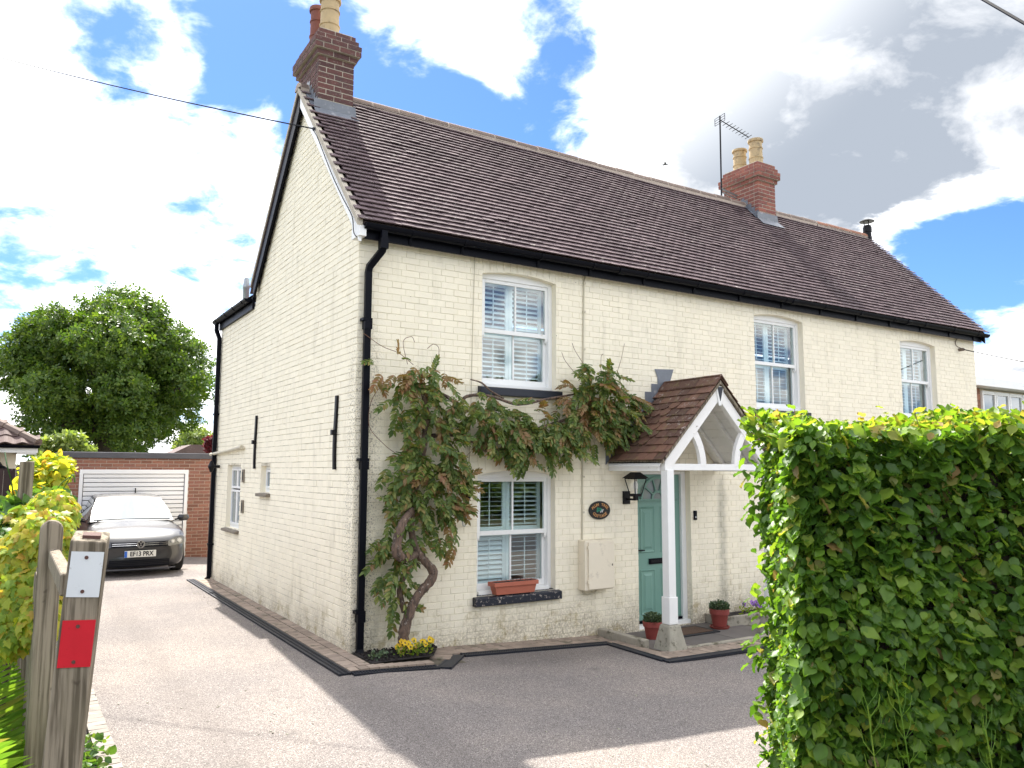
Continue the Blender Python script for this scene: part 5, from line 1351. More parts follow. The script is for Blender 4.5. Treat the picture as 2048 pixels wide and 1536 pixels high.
for y, zt_, lab in ((-2.2, 1.97, None), (-.2, 1.96, None), (2.0, 1.96, None)):
    MB().box(-3.08, -3.0, y-.045, y+.045, 0, zt_).build('fence_post', 'weathered_wood', fe, bevel=.008)

def blob_leaves(blobs, dens, droop=.7):
    """shell points on ellipsoids with outward normals"""
    Ps, Ns = [], []
    for c, r, k in blobs:
        n = int(k*dens); d = unit(RNG.normal(0, 1, (n, 3))); rr = RNG.uniform(.72, 1.08, n)
        Ps.append(np.array(c)+d*np.array(r)*rr[:, None]); Ns.append(unit(d/np.array(r)))
    return np.concatenate(Ps), np.concatenate(Ns)
def at(px, py, dist): return tuple(CAM+px_ray(px, py)*dist)
cr = thing('yellow_creeper', 'yellow green creeper spilling over the picket fence', 'creeper', (-3.05, -3.2, 0))
bl = [(at(88, 1075, 3.95), (.13, .16, .13), 150), (at(55, 1125, 3.95), (.15, .2, .17), 240), (at(92, 1165, 3.85), (.11, .14, .15), 170), (at(45, 1195, 3.8), (.16, .18, .16), 240), (at(78, 1235, 3.7), (.10, .14, .12), 120), (at(30, 1250, 3.7), (.12, .14, .12), 120), (at(105, 1025, 4.7), (.13, .18, .13), 130), (at(60, 1050, 4.6), (.13, .16, .12), 120)]
P, Nn = blob_leaves(bl, 9.0); n = len(P)
tip = Nn*.35+np.array([0, 0, -.85])+RNG.normal(0, .25, (n, 3)); nrm = Nn+np.array([-.05, -.2, .35])+RNG.normal(0, .25, (n, 3))
foliage(cr, LO, P, orient(unit(tip), nrm), RNG.uniform(.034, .06, n), 'creeper_leaf', 'leaf', 150)
limb([(-3.08, -3.6, 0), (-3.1, -3.4, .6), (-3.05, -3.2, 1.2), (-3.0, -3.1, 1.6)], [.02, .016, .012, .008], 'stem', 'wisteria_bark', cr)
cg = thing('green_climber', 'green leafy climber on the fence left of the yellow creeper', 'climbing plant', (-3.3, -2.6, 0))
bl = [(at(35, 1040, 5.0), (.18, .2, .12), 170), (at(5, 1080, 4.6), (.18, .2, .16), 200), (at(92, 1005, 5.3), (.12, .16, .08), 100), (at(10, 1120, 4.4), (.18, .2, .18), 180), (at(-40, 1090, 4.6), (.2, .2, .2), 200), (at(-10, 1190, 4.3), (.2, .2, .22), 180)]
P, Nn = blob_leaves(bl, 2.4); n = len(P); tip = Nn*.5+np.array([0, 0, -.5])+RNG.normal(0, .4, (n, 3))
foliage(cg, OV, P, orient(unit(tip), Nn+np.array([0, 0, .4])+RNG.normal(0, .3, (n, 3))), RNG.uniform(.05, .1, n), 'creeper_green', 'leaf', 120)
for pth in ([at(28, 1000, 5), at(22, 960, 5), at(14, 930, 5), at(10, 905, 5.1)], [at(110, 1010, 4.8), at(128, 975, 4.8), at(145, 950, 4.8), at(150, 965, 4.8)], [at(100, 1005, 5), at(120, 970, 5), at(138, 955, 5)]):
    MB().tube(smooth_path(pth, 5), .004, 4).build('shoot', 'creeper_green', cg)
limb([(-3.4, -2.7, 0), (-3.4, -2.6, .7), (-3.35, -2.5, 1.4)], [.02, .016, .01], 'stem', 'wisteria_bark', cg)
cy = thing('golden_climber', 'golden leaved climber over the tall fence post beside the garage', 'climbing plant', (-3.05, -.2, 0))
bl = [(at(75, 965, 6.4), (.12, .16, .15), 120), (at(105, 935, 6.6), (.13, .16, .10), 120), (at(62, 990, 6.2), (.12, .14, .10), 90), (at(112, 955, 6.4), (.05, .1, .14), 60)]
P, Nn = blob_leaves(bl, 2.0); n = len(P); tip = Nn*.5+np.array([0, 0, -.5])+RNG.normal(0, .4, (n, 3))
foliage(cy, OV, P, orient(unit(tip), Nn+np.array([0, 0, .4])+RNG.normal(0, .3, (n, 3))), RNG.uniform(.05, .09, n), 'creeper_leaf', 'leaf', 60)
limb([(-3.06, -.3, 0), (-3.06, -.2, .9), (-3.0, -.1, 1.9)], [.02, .016, .01], 'stem', 'wisteria_bark', cy)

# ---- ferns
def frond_mesh(L, arch, seed):
    r = np.random.default_rng(seed); V, Fc = [], []; n = 44; prev = None
    for k in range(n+1):
        t_ = k/n; y = L*math.sin(t_*arch)/arch; z = L*(1-math.cos(t_*arch))/arch*-1; c = np.array([0, y, z])
        if k:
            b = len(V); V += [prev+[.004, 0, 0], prev-[.004, 0, 0], c-[.003, 0, 0], c+[.003, 0, 0]]; Fc.append((b, b+1, b+2, b+3))
        if 2 < k < n:
            w_ = L*.20*math.sin(math.pi*min(1, (t_*.92+.08))**.8)
            for s_ in (-1, 1):
                d = np.array([s_*.95, .35+r.normal(0, .05), -.18+r.normal(0, .06)]); d /= np.linalg.norm(d); side = np.array([-d[1]*s_, d[0]*s_, 0]); side = np.array([0, 1, .1]); q = L*.0085
                b = len(V); V += [c-side*q, c+side*q, c+d*w_*.5+side*q*1.0, c+d*w_*.5-side*q*1.0, c+d*w_]; Fc += [(b, b+1, b+2, b+3), (b+3, b+2, b+4, b+4)]
        prev = c
    V = np.array(V); q4 = np.array([f for f in Fc if len(set(f)) == 4]); q3 = np.array([f[:3] for f in Fc if len(set(f)) == 3])
    me = np_mesh('frond', V, [q4, q3], True); me.materials.append(MATS['fern_leaf']); return me
FM = [frond_mesh(1.0, a, i) for i, a in enumerate((.7, .95, 1.2))]
def fern(x, y, h, label, n=17):
    p = thing('fern', label, 'fern', (x, y, 0), 'ferns beside the fence')
    for k in range(n):
        a = math.pi+math.pi*1.05*((k+.5)/n-.5)+random.uniform(-.15, .15); e = rad(random.uniform(70, 88)); o = bpy.data.objects.new('frond', FM[k % 3]); reg(o, p, (x+.03*math.cos(a), y+.03*math.sin(a), .0))
        d = Vector((math.cos(a)*math.cos(e), math.sin(a)*math.cos(e), math.sin(e))); xx = d.cross(Vector((0, 0, 1))).normalized(); zz = xx.cross(d)
        o.rotation_mode = 'QUATERNION'; o.rotation_quaternion = Matrix((xx, d, zz)).transposed().to_quaternion(); s = h*random.uniform(.85, 1.1); o.scale = (s, s, s)
fern(-3.10, -3.9, 1.25, 'tall bright green fern close to the fence behind the gate post'); fern(-3.20, -4.45, 1.1, 'bright green fern at the bottom left corner of the picture'); fern(-3.34, -3.7, 1.3, 'green fern at the left edge under the climber')
fern(-3.2, -4.15, 1.2, 'bright green fern between the two nearest ferns by the fence'); fern(-3.02, -3.35, 1.0, 'small fern at the fence foot behind the round topped post')
bp = thing('broadleaf_plant', 'grey green broad leaved plant low in the bottom left corner', 'plant', (-3.2, -5.1, 0))
n = 60; a = RNG.uniform(0, 6.28, n); q = RNG.uniform(.02, .22, n); P = np.stack([-3.2+q*np.cos(a), -5.1+q*np.sin(a), RNG.uniform(.1, .85, n)], 1); foliage(bp, OV, P, orient(unit(np.stack([np.cos(a), np.sin(a), RNG.uniform(-.4, .6, n)], 1)), RNG.normal(0, .3, (n, 3))+[0, 0, 1]), RNG.uniform(.10, .17, n), 'creeper_green', 'leaf', 60)
MB().tube([(-3.2, -5.1, 0), (-3.2, -5.1, .8)], .01, 5).build('stem', 'tendril', bp)
ep = thing('edge_plant', 'small leafy plant spilling onto the drive edging beside the gate post', 'plant', (-2.62, -2.6, 0))
n = 260; P = np.stack([RNG.normal(-2.60, .07, n), RNG.uniform(-3.2, -1.9, n), RNG.uniform(.0, .16, n)], 1); foliage(ep, OV, P, orient(unit(RNG.normal(0, 1, (n, 3))+[.3, -.2, .3]), RNG.normal(0, .5, (n, 3))+[0, 0, 1]), RNG.uniform(.03, .07, n), 'creeper_green', 'leaf', 0, 'leaves')
gcv = thing('ground_cover', 'low dark green ground cover filling the bed behind the fence', 'ground cover'); gcv['kind'] = 'stuff'
n = 3500; P = np.stack([RNG.uniform(-5.2, -2.7, n), RNG.uniform(-6.2, 6.5, n), RNG.uniform(.0, .35, n)], 1); foliage(gcv, OV, P, orient(unit(RNG.normal(0, 1, (n, 3))+[0, -.2, .3]), RNG.normal(0, .5, (n, 3))+[0, 0, 1]), RNG.uniform(.05, .11, n), 'creeper_green', 'leaf', 0, 'leaves')

# ================================================================ garage
GY = 11.0; GX0, GX1 = -2.28, 1.6
ga = thing('garage', 'flat roofed red brick garage at the end of the drive', 'garage', (-.4, GY+2.5, 0))
dop = (-1.88, .29, -.1, 1.925)
gwl = wall_shell(GX0, GX1, -.1, 2.16, [dop], FRONT, (0, GY, 0), .2); gwl.box(GX0, GX0+.2, GY+.2, GY+5, -.1, 2.16); gwl.box(GX1-.2, GX1, GY+.2, GY+5, -.1, 2.16); gwl.box(GX0+.2, GX1-.2, GY+4.8, GY+5, -.1, 2.16)
gw_ = gwl.build('wall', 'grey_mortar', ga)
GB = [brick_mesh(.213, .063, .008, .003, .001, 100+i) for i in range(4)]; its = []
v = -.05; row = 0
while v < 2.14:
    u = GX0-(.1125 if row % 2 else 0)
    while u < GX1:
        a, b = max(u, GX0), min(u+.225, GX1); cuts = [(a, b)]
        if dop[2] < v+.0375 < dop[3]: cuts = [(p, q) for p, q in ((a, min(b, dop[0])), (max(a, dop[1]), b)) if q-p > .03]
        for p, q in cuts:
            if q-p > .03: its.append((random.randrange(4), np.array([(p+q)/2, GY, v+.0375]), FRONT, ((q-p-.012)/.213, 1, 1)))
        u += .225
    v += .075; row += 1
pieces(GB, its, 'brick', 'garage_brick', gw_, 300, 'brickwork')
MB().box(GX0-.03, GX1+.03, GY-.05, GY+5.05, 2.165, 2.29).build('roof_edge', 'fascia_grey', ga, bevel=.01)
MB().box(GX0+.05, GX1-.05, GY+.05, GY+4.95, 2.29, 2.30).build('roof', 'fascia_grey', ga)
fr = MB(); fr.box(dop[0], dop[0]+.07, GY-.02, GY+.06, 0, 1.92); fr.box(dop[1]-.07, dop[1], GY-.02, GY+.06, 0, 1.92); fr.box(dop[0]+.07, dop[1]-.07, GY-.02, GY+.06, 1.83, 1.92)
gd = fr.build('garage_door', 'garage_white', ga, bevel=.004)
N = 19; hh = 1.81/N
for k in range(N):
    z = .015+hh*k; MB().prism([(dop[0]+.085, GY+.02, z+.012), (dop[0]+.085, GY+.005, z+.022), (dop[0]+.085, GY+.005, z+hh-.008), (dop[0]+.085, GY+.02, z+hh), (dop[0]+.085, GY+.045, z+hh), (dop[0]+.085, GY+.045, z+.012)], (dop[1]-dop[0]-.17, 0, 0)).build('slat', 'garage_white', gd)
MB().box(dop[0]+.07, dop[1]-.07, GY+.05, GY+.058, 0, 1.83).build('backing', 'fascia_grey', gd)
MB().box((dop[0]+dop[1])/2+.0, (dop[0]+dop[1])/2+.02, GY-.01, GY+.004, 1.38, 1.52).build('handle', 'black_metal', gd)

# ================================================================ parked car
cr_ = thing('parked_car', 'dark grey hatchback parked nose out before the white garage door', 'car', (-1.06, 9.3, 0))
CX, CY = -1.05, 7.75
st = [  # distance from the nose, half width, underside, top, crown
    (0.00, .50, .30, .50, .0), (.02, .62, .22, .56, .0), (.07, .70, .16, .62, .01), (.16, .765, .14, .685, .02), (.30, .80, .14, .745, .03), (.42, .82, .15, .78, .035), (.46, .825, .45, .79, .035), (.58, .83, .62, .815, .04), (.92, .835, .62, .865, .04), (1.04, .838, .45, .885, .04), (1.08, .84, .17, .89, .04),
    (1.25, .84, .17, .925, .03), (1.5, .84, .17, .93, .0), (2.6, .84, .17, .93, .0), (2.98, .84, .17, .93, 0), (3.02, .84, .45, .93, 0), (3.14, .84, .62, .93, 0), (3.42, .83, .62, .93, 0), (3.55, .82, .45, .92, 0), (3.60, .81, .2, .92, 0), (3.85, .76, .25, .88, 0), (3.95, .66, .35, .8, 0)]
V, Fc = [], []; prof = None
for d_, hw_, zb, zt, cw in st:
    h = zt-zb
    half = [(.0, zb), (hw_*.80, zb), (hw_*.955, zb+h*.10), (hw_, zb+h*.34), (hw_*.995, zb+h*.62), (hw_*.965, zb+h*.84), (hw_*.90, zb+h*.965), (hw_*.72, zt+cw*.35), (hw_*.36, zt+cw*.85), (0, zt+cw)]
    ring = half+[(-x, z) for x, z in half[-2:0:-1]]
    V += [(CX+x, CY+d_+(.16*(abs(x)/.84)**2.6 if d_ < .25 else 0)*(1-d_/.25 if d_ < .25 else 0), z) for x, z in ring]
K = len(ring)
for i in range(len(st)-1):
    for k in range(K): Fc.append((i*K+k, i*K+(k+1) % K, (i+1)*K+(k+1) % K, (i+1)*K+k))
Fc.append(tuple(range(K))[::-1]); Fc.append(tuple((len(st)-1)*K+k for k in range(K)))
m = MB(); m.add(V, Fc); body = m.build('body', 'car_paint', cr_, True)
ss = body.modifiers.new('smooth', 'SUBSURF'); ss.levels = 1; ss.render_levels = 2
# cabin
G = [(1.22, .93, .735), (1.55, 1.12, .695), (1.92, 1.325, .60), (2.10, 1.375, .575), (2.7, 1.40, .57), (3.3, 1.37, .565), (3.55, 1.26, .58), (3.82, .97, .70)]
def cab(i, x, dz=0): d_, z, hw_ = G[i]; return (CX+x*hw_, CY+d_, z+dz+(.03*(1-x*x) if 1 < i < 6 else .015*(1-x*x)))
V, Fc = [], []; xs = [-1, -.8, -.4, 0, .4, .8, 1]
for i in range(len(G)): V += [cab(i, x) for x in xs]
nX = len(xs)
for i in range(len(G)-1):
    for k in range(nX-1): Fc.append((i*nX+k, i*nX+k+1, (i+1)*nX+k+1, (i+1)*nX+k))
nb = len(V)
for i in range(len(G)):      # belt line under each station
    d_, z, hw_ = G[i]; V += [(CX-.775, CY+d_, .90), (CX+.775, CY+d_, .90)]
for i in range(len(G)-1):
    Fc.append((nb+2*i, i*nX, (i+1)*nX, nb+2*(i+1))); Fc.append((i*nX+nX-1, nb+2*i+1, nb+2*(i+1)+1, (i+1)*nX+nX-1))
MB().add(V, Fc).build('cabin', 'car_paint', cr_, True)
def lerp3(a, b, t_): return tuple(a[k]+(b[k]-a[k])*t_ for k in range(3))
m = MB(); rows = []
for (i, t_) in ((0, .10), (1, .0), (1, .5), (2, -.0)):
    rows.append([(lambda A, B: (A[0], A[1]-.006, A[2]+.008))(lerp3(cab(i, x), cab(min(i+1, 7), x), t_), 0) for x in (-.93, -.5, 0, .5, .93)])
Vw = [p for r in rows for p in r]; m.add(Vw, [(a*5+b, a*5+b+1, (a+1)*5+b+1, (a+1)*5+b) for a in range(3) for b in range(4)]); m.build('windscreen', 'car_glass', cr_, True)
for s_ in (-1, 1):
    m = MB(); q = []
    for i in (1, 2, 3, 4, 5, 6):
        d_, z, hw_ = G[i]; q.append(((CX+s_*(hw_+.012+(.775-hw_)*.12), CY+d_+.05, z-.05 if i > 1 else z-.09), (CX+s_*(.772+.008), CY+d_+.05, .945)))
    vs = [p for a in q for p in a]; m.add(vs, [(2*i, 2*i+1, 2*i+3, 2*i+2) for i in range(5)]); m.build('side_window', 'car_glass', cr_, True)
    mm = MB(); c = Vector((CX+s_*.955, CY+1.42, .965)); mm.lathe((0, 0, 0), [(.0, -.5), (.36, -.44), (.5, -.2), (.5, .15), (.38, .42), (.0, .5)], 12)
    mm.v = [(c.x+a*.22, c.y+b*.13, c.z+z_*.135) for a, b, z_ in mm.v]; mo = mm.build('door_mirror', 'car_paint', cr_, True)
    MB().bar((CX+s_*.80, CY+1.44, .925), (CX+s_*.90, CY+1.44, .94), .06, .03).build('mirror_arm', 'black_plastic', mo)
    # headlight
    def fz_(x): return CY+.035+.16*(abs(x)/.84)**2.6*1.0
    hl = [(.44, .545), (.50, .525), (.70, .545), (.775, .56), (.785, .665), (.74, .695), (.62, .685), (.50, .625)]
    def yo(x, z): return CY+.015+.19*(x/.84)**2.6+max(0, z-.50)*.62
    P3 = [(CX+s_*x, yo(x, z)-.045, z) for x, z in hl]; cc = tuple(np.mean(P3, 0)-np.array([0, .02, 0]))
    m = MB(); m.add([cc]+P3, [(0, 1+i, 1+(i+1) % 8) if s_ < 0 else (0, 1+(i+1) % 8, 1+i) for i in range(8)]); h_ = m.build('headlight', 'headlamp_inner', cr_, True)
    for x, z, r in ((.68, .615, .048), (.56, .605, .036)):
        MB().prism([(CX+s_*(x+r*math.cos(i*.5236)), yo(x, z)-.075, z+r*math.sin(i*.5236)) for i in range(12)], (0, .02, 0)).build('lamp_reflector', 'chrome', h_)
        MB().prism([(CX+s_*(x+r*.6*math.cos(i*.5236)), yo(x, z)-.079, z+r*.6*math.sin(i*.5236)) for i in range(12)], (0, .003, 0)).build('lamp_lens', 'plate_white', h_)
    fg = [(.52, .265), (.66, .285), (.69, .325), (.55, .315)]
    MB().prism([(CX+s_*x, CY+.0+.20*(x/.84)**2.6-.035+(.06 if x > .6 else .045), z) for x, z in fg], (0, .03, 0)).build('fog_light', 'headlamp_inner', cr_)
    for d_ in (.75, 3.28):
        wl = MB(); wc = Vector((CX+s_*.735, CY+d_, .30)); N = 24
        pr = [(.19, -.105), (.27, -.105), (.298, -.085), (.302, 0), (.298, .085), (.27, .105), (.19, .105)]
        for a in range(N):
            pass
        wl.lathe((0, 0, 0), pr, N, False); wl.v = [(wc.x+z_*1.0, wc.y+a, wc.z+b) for a, b, z_ in wl.v]; ty = wl.build('wheel', 'rubber', cr_, True)
        rm = MB(); rm.lathe((0, 0, 0), [(.0, .06), (.06, .065), (.17, .08), (.195, .1)], 20, False); rm.v = [(wc.x+s_*z_, wc.y+a, wc.z+b) for a, b, z_ in rm.v]; rm.build('rim', 'aluminium', ty, True)
def yfront(x, z): return CY-.012+.19*(abs(x)/.84)**2.6+max(0, z-.50)*.5
def fpanel(name, xs_, za, zb, mat, off, par=cr_):
    m = MB(); vs = []
    for x in xs_: vs += [(CX+x, yfront(x, za)-off, za), (CX+x, yfront(x, zb)-off, zb)]
    m.add(vs, [(2*i, 2*i+2, 2*i+3, 2*i+1) for i in range(len(xs_)-1)]); return m.build(name, mat, par)
gr = fpanel('grille', np.linspace(-.47, .47, 13), .535, .615, 'black_plastic', .034)
for z in (.558, .59): fpanel('grille_bar', np.linspace(-.46, .46, 13), z, z+.006, 'chrome', .039, gr)
it = fpanel('lower_intake', np.linspace(-.50, .50, 13), .19, .30, 'black_plastic', .03)
for z in (.215, .245, .275): fpanel('intake_bar', np.linspace(-.49, .49, 13), z, z+.008, 'rubber', .036, it)
fpanel('bumper_lip', np.linspace(-.62, .62, 15), .125, .15, 'fascia_grey', .010)
nb_ = MB().box(CX-.26, CX+.26, CY-.055, CY-.038, .355, .468).build('number_plate', 'plate_white', cr_); MB().box(CX-.26, CX-.215, CY-.057, CY-.0555, .357, .466).build('blue_band', 'plate_blue', nb_)
V_, Fs = TXT_PLATE; MB().add([(CX+.022+p[0]*.76, CY-.0565-p[2], .411+p[1]*.92) for p in V_], Fs).build('registration', 'plate_text', nb_)
ec = Vector((CX, CY-.030+.015, .578)); em = MB(); N = 24
for i in range(N):
    a, b = 2*math.pi*i/N, 2*math.pi*(i+1)/N
    em.hexa([(ec.x+r*math.cos(q), ec.y-.045, ec.z+r*math.sin(q)) for r, q in ((.055, a), (.068, a), (.068, b), (.055, b))]+[(ec.x+r*math.cos(q), ec.y-.035, ec.z+r*math.sin(q)) for r, q in ((.055, a), (.068, a), (.068, b), (.055, b))])
for pth in ([(-.03, .052), (-.004, .008), (.004, .008), (.03, .052)], [(-.055, .025), (-.028, -.05), (-.0, .0), (.028, -.05), (.055, .025)]):
    for a, b in zip(pth[:-1], pth[1:]): em.bar((ec.x+a[0], ec.y-.042, ec.z+a[1]), (ec.x+b[0], ec.y-.042, ec.z+b[1]), .012, .008, (0, 1, 0))
MB().prism([(ec.x+.062*math.cos(i*.4189), ec.y-.034, ec.z+.062*math.sin(i*.4189)) for i in range(15)], (0, .01, 0)).build('emblem_disc', 'black_plastic', cr_); em.build('emblem', 'chrome', cr_)
for x0_, x1_, z_ in ((-.62, .0, .945), (.02, .60, .945)): MB().tube([(CX+x0_, CY+1.235, z_), (CX+(x0_+x1_)/2, CY+1.27, z_+.022), (CX+x1_, CY+1.25, z_+.01)], .008, 5).build('wiper', 'black_plastic', cr_)

# ================================================================ bungalow and fence behind on the left
bu = thing('bungalow', 'cream bungalow with brown pantiled hipped roof behind the fence', 'house', (-6, 14, 0))
bx, by, bz = -2.68, 10.55, 2.42
MB().box(-11, bx-.36, by+.36, by+6, -.1, 2.40).build('wall', 'cream_render', bu)
ap = (bx-2.6, by+2.6, bz+1.55)
rf = MB(); rf.add([(-11.5, by, bz), (bx, by, bz), ap, (-9, by+2.6, bz+1.55)], [(0, 1, 2, 3)]); rf.add([(bx, by, bz), (bx, by+5.2, bz), ap], [(0, 1, 2)]); rf.add([(bx, by+5.2, bz), (-11.5, by+5.2, bz), (-9, by+2.6, bz+1.55), ap], [(0, 1, 2, 3)])
rfo = rf.build('roof', 'hip_tile', bu)
vL = math.hypot(2.6, 1.55); bc, bs = 2.6/vL, 1.55/vL; RBu = np.array([(1, 0, 0), (0, bc, bs), (0, -bs, bc)], float).T
pt = MB(); nU = 9; W_, L_ = .30, .36; prof = [(-.5+i/(nU-1), .022*math.cos(2*math.pi*i/(nU-1))) for i in range(nU)]
pt.add([(u*W_, 0, .045+h) for u, h in prof]+[(u*W_, L_, .02+h) for u, h in prof]+[(u*W_, 0, .02+h) for u, h in prof], [(i, i+1, nU+i+1, nU+i) for i in range(nU-1)]+[(2*nU+i, 2*nU+i+1, i+1, i) for i in range(nU-1)])
PTM = pt.mesh('pantile'); its = []
for r_2 in range(9):
    for c_ in range(22):
        x = bx-.12-c_*.295; v_ = r_2*.32; yy = by+bc*v_
        if (bx-x)-.05 < (yy-by): continue
        its.append((0, np.array([x, by, bz])+RBu @ np.array([0, v_-.03, random.uniform(0, .006)]), RBu, (1, 1, 1)))
pieces([PTM], its, 'tile', 'hip_tile', rfo, 300)
for k in range(9):
    a, b = Vector((bx, by, bz+.03)).lerp(Vector(ap)+Vector((0, 0, .03)), k/9), Vector((bx, by, bz+.03)).lerp(Vector(ap)+Vector((0, 0, .03)), (k+1.05)/9)
    MB().tube([a, b], [.10, .085], 8).build('hip_tile', 'ridge_clay', rfo)
gutter(-11, bx+.03, (by-.05, bz-.02), .06).build('gutter', 'black_plastic', bu, True); MB().box(-11, bx-.0, by+.0, by+.02, bz-.17, bz-.03).build('fascia', 'white_paint', bu)
MB().box(bx-.36, bx-.02, by+.02, by+.36, bz-.2, bz-.16).build('soffit', 'white_paint', bu)
MB().prism([(-3.62, by-.1, bz-.10), (-3.40, by-.1, bz-.10), (-3.45, by-.1, bz-.26), (-3.57, by-.1, bz-.26)], (0, .12, 0)).build('hopper', 'black_plastic', bu)
MB().tube([(-3.5, by-.04, bz-.24), (-3.48, by+.0, bz-.34), (-3.12, by+.28, bz-.55), (-3.09, by+.3, bz-.66), (-3.09, by+.3, 0)], .042, 8).build('downpipe', 'black_plastic', bu, True)
m = MB()
for r in (.12, .075):
    for i in range(16): a, b = 2*math.pi*i/16, 2*math.pi*(i+1)/16; m.bar((-3.40+r*math.cos(a), by+.345, 1.98+r*.9*math.sin(a)), (-3.40+r*math.cos(b), by+.345, 1.98+r*.9*math.sin(b)), .022, .02, (0, 1, 0))
m.bar((-3.5, by+.345, 1.98), (-3.3, by+.345, 1.98), .03, .02, (0, 1, 0)); m.build('wall_ornament', 'black_metal', bu)
df = thing('board_fence', 'dark brown close boarded fence before the cream bungalow', 'fence', (-4.5, 7.6, 0))
for k in range(34):
    x = -2.93-.115*k; MB().box(x-.056, x+.056, 7.6+random.uniform(0, .004)+(.012 if k % 2 else 0), 7.63, 0, 1.93).build('board', 'fence_brown', df)
MB().box(-2.86, -2.74, 7.56, 7.68, 0, 2.0).build('post', 'concrete', df, bevel=.01)

# ================================================================ trees and shrubs behind
def tree(name, label, cx, cy, blobs, trunk_h, tr, tufts, ts, leafm, spread=.85, cat='tree', group=None, limbs=7):
    tt = thing(name, label, cat, (cx, cy, 0), group)
    Ps, Ds = [], []
    vol = sum(b[3]*b[4]*b[5] for b in blobs)
    for x, y, z, rx, ry, rz in blobs:
        n = int(tufts*(rx*ry*rz)**.67/sum((b[3]*b[4]*b[5])**.67 for b in blobs)); d = unit(RNG.normal(0, 1, (n, 3))); rr = RNG.uniform(.55, 1.04, n)**.7
        lump = 1+.16*np.sin(d[:, 0]*7+x)*np.sin(d[:, 1]*6+y)*1+.12*np.sin(d[:, 2]*9+z)
        Ps.append(np.array([x, y, z])+d*np.array([rx, ry, rz])*(rr*lump)[:, None]); Ds.append(d)
    P = np.concatenate(Ps); D = np.concatenate(Ds); n = len(P)
    V, Fa = scatter(TU, P, orient(unit(RNG.normal(0, 1, (n, 3))), D+RNG.normal(0, .4, (n, 3))+[0, 0, .4]), RNG.uniform(.7, 1.3, n)*ts)
    c_ = mesh_obj('crown', np_mesh('crown', V, [Fa], False), leafm, tt)
    if trunk_h:
        limb([(cx, cy, -.1), (cx+.1, cy, trunk_h*.5), (cx, cy, trunk_h)], [tr*1.25, tr, tr*.8], 'trunk', 'tree_bark', tt, 10, .06)
        for i in range(limbs):
            b = random.choice(blobs); limb([(cx, cy, trunk_h*random.uniform(.6, 1)), (cx+(b[0]-cx)*.4, cy+(b[1]-cy)*.4, trunk_h+(b[2]-trunk_h)*.5), (b[0], b[1], b[2])], [tr*.6, tr*.4, tr*.12], 'branch', 'tree_bark', tt, 7, .05)
    return tt
random.seed(11)
tx, ty_ = .0, 27.8
bl = [(tx, ty_, 5.6, 2.4, 2.4, 2.4)]
for k in range(46):
    a = random.uniform(0, 6.28); e = math.asin(random.uniform(-.95, 1)); s_ = random.uniform(.72, 1.0); r = random.uniform(.75, 1.35)
    bl.append((tx+3.35*s_*math.cos(a)*math.cos(e), ty_+3.2*s_*math.sin(a)*math.cos(e), 5.35+3.3*s_*math.sin(e), r*1.1, r*1.1, r*.9))
tree('oak_tree', 'large rounded green oak tree behind the brick garage', tx, ty_, bl, 4.2, .42, 26000, .17, 'oak_leaf', limbs=14)
def bush(name, label, c, blobs, tufts, ts, leafm, cat='shrub', group=None):
    return tree(name, label, c[0], c[1], blobs, c[2]*.6, .05, tufts, ts, leafm, cat=cat, group=group, limbs=4)
def pb(px, py, dist, r): p = CAM+px_ray(px, py)*dist; return (p.x, p.y, p.z, r[0], r[1], r[2])
b_ = [pb(105, 905, 21, (.42, .4, .45)), pb(140, 885, 21, (.4, .4, .25)), pb(172, 905, 21, (.22, .3, .18)), pb(92, 950, 20, (.4, .4, .5)), pb(120, 930, 21, (.4, .4, .4))]
bush('pale_shrub', 'pale yellow green shrub between the bungalow and the garage', (b_[0][0], b_[0][1], 1.6), b_, 900, .16, 'pale_leaf')
b_ = [pb(395, 880, 60, (1.3, 1.3, .9)), pb(420, 890, 60, (1, 1, .8)), pb(375, 893, 60, (1, 1, .6))]
bush('distant_tree', 'pale distant tree seen between the oak and the cottage', (b_[0][0], b_[0][1], 3), b_, 1300, .28, 'pale_leaf', 'tree')
b_ = [pb(424, 888, 40, (.35, .35, .4))]
bush('red_shrub', 'small dark red leaved shrub beyond the garage roof', (b_[0][0], b_[0][1], 2.4), b_, 300, .16, 'red_leaf')
p = CAM+px_ray(395, 900)*52
hs = thing('distant_house', 'distant house roof just showing above the garage', 'house', (p.x, p.y, 0))
MB().prism([(p.x-3, p.y, 2.2), (p.x+3, p.y, 2.2), (p.x+2.2, p.y, p.z+.35), (p.x-.4, p.y, p.z+.35)], (0, 4, 0)).build('roof', 'hip_tile', hs); MB().box(p.x-2.8, p.x+2.8, p.y+.3, p.y+3.7, 0, 2.195).build('wall', 'cream_render', hs)
# low belt of far greenery along the horizon and the tree line over the road
def belt(name, label, xs_, y, zh, n, ts, leafm, dep=3):
    P = np.stack([RNG.uniform(*xs_, n), RNG.normal(y, dep/2, n), np.zeros(n)], 1); hgt = zh*(.72+.28*np.sin(P[:, 0]*.7)*np.sin(P[:, 0]*.23+1)); P[:, 2] = RNG.uniform(0, 1, n)**.8*hgt
    V, Fa = scatter(TU, P, orient(unit(RNG.normal(0, 1, (n, 3))), RNG.normal(0, 1, (n, 3))+[0, 0, .5]), RNG.uniform(.7, 1.3, n)*ts)
    return tag(mesh_obj(name, np_mesh(name, V, [Fa]), leafm), label, 'greenery', kind='stuff')
belt('distant_greenery', 'low hazy belt of far trees along the horizon', (-70, 120), 75, 3.2, 5000, .8, 'oak_leaf', 5)
belt('roadside_trees', 'dark trees across the road mirrored in the window panes', (-14, 22), -26, 6.0, 9000, .55, 'oak_leaf', 4)

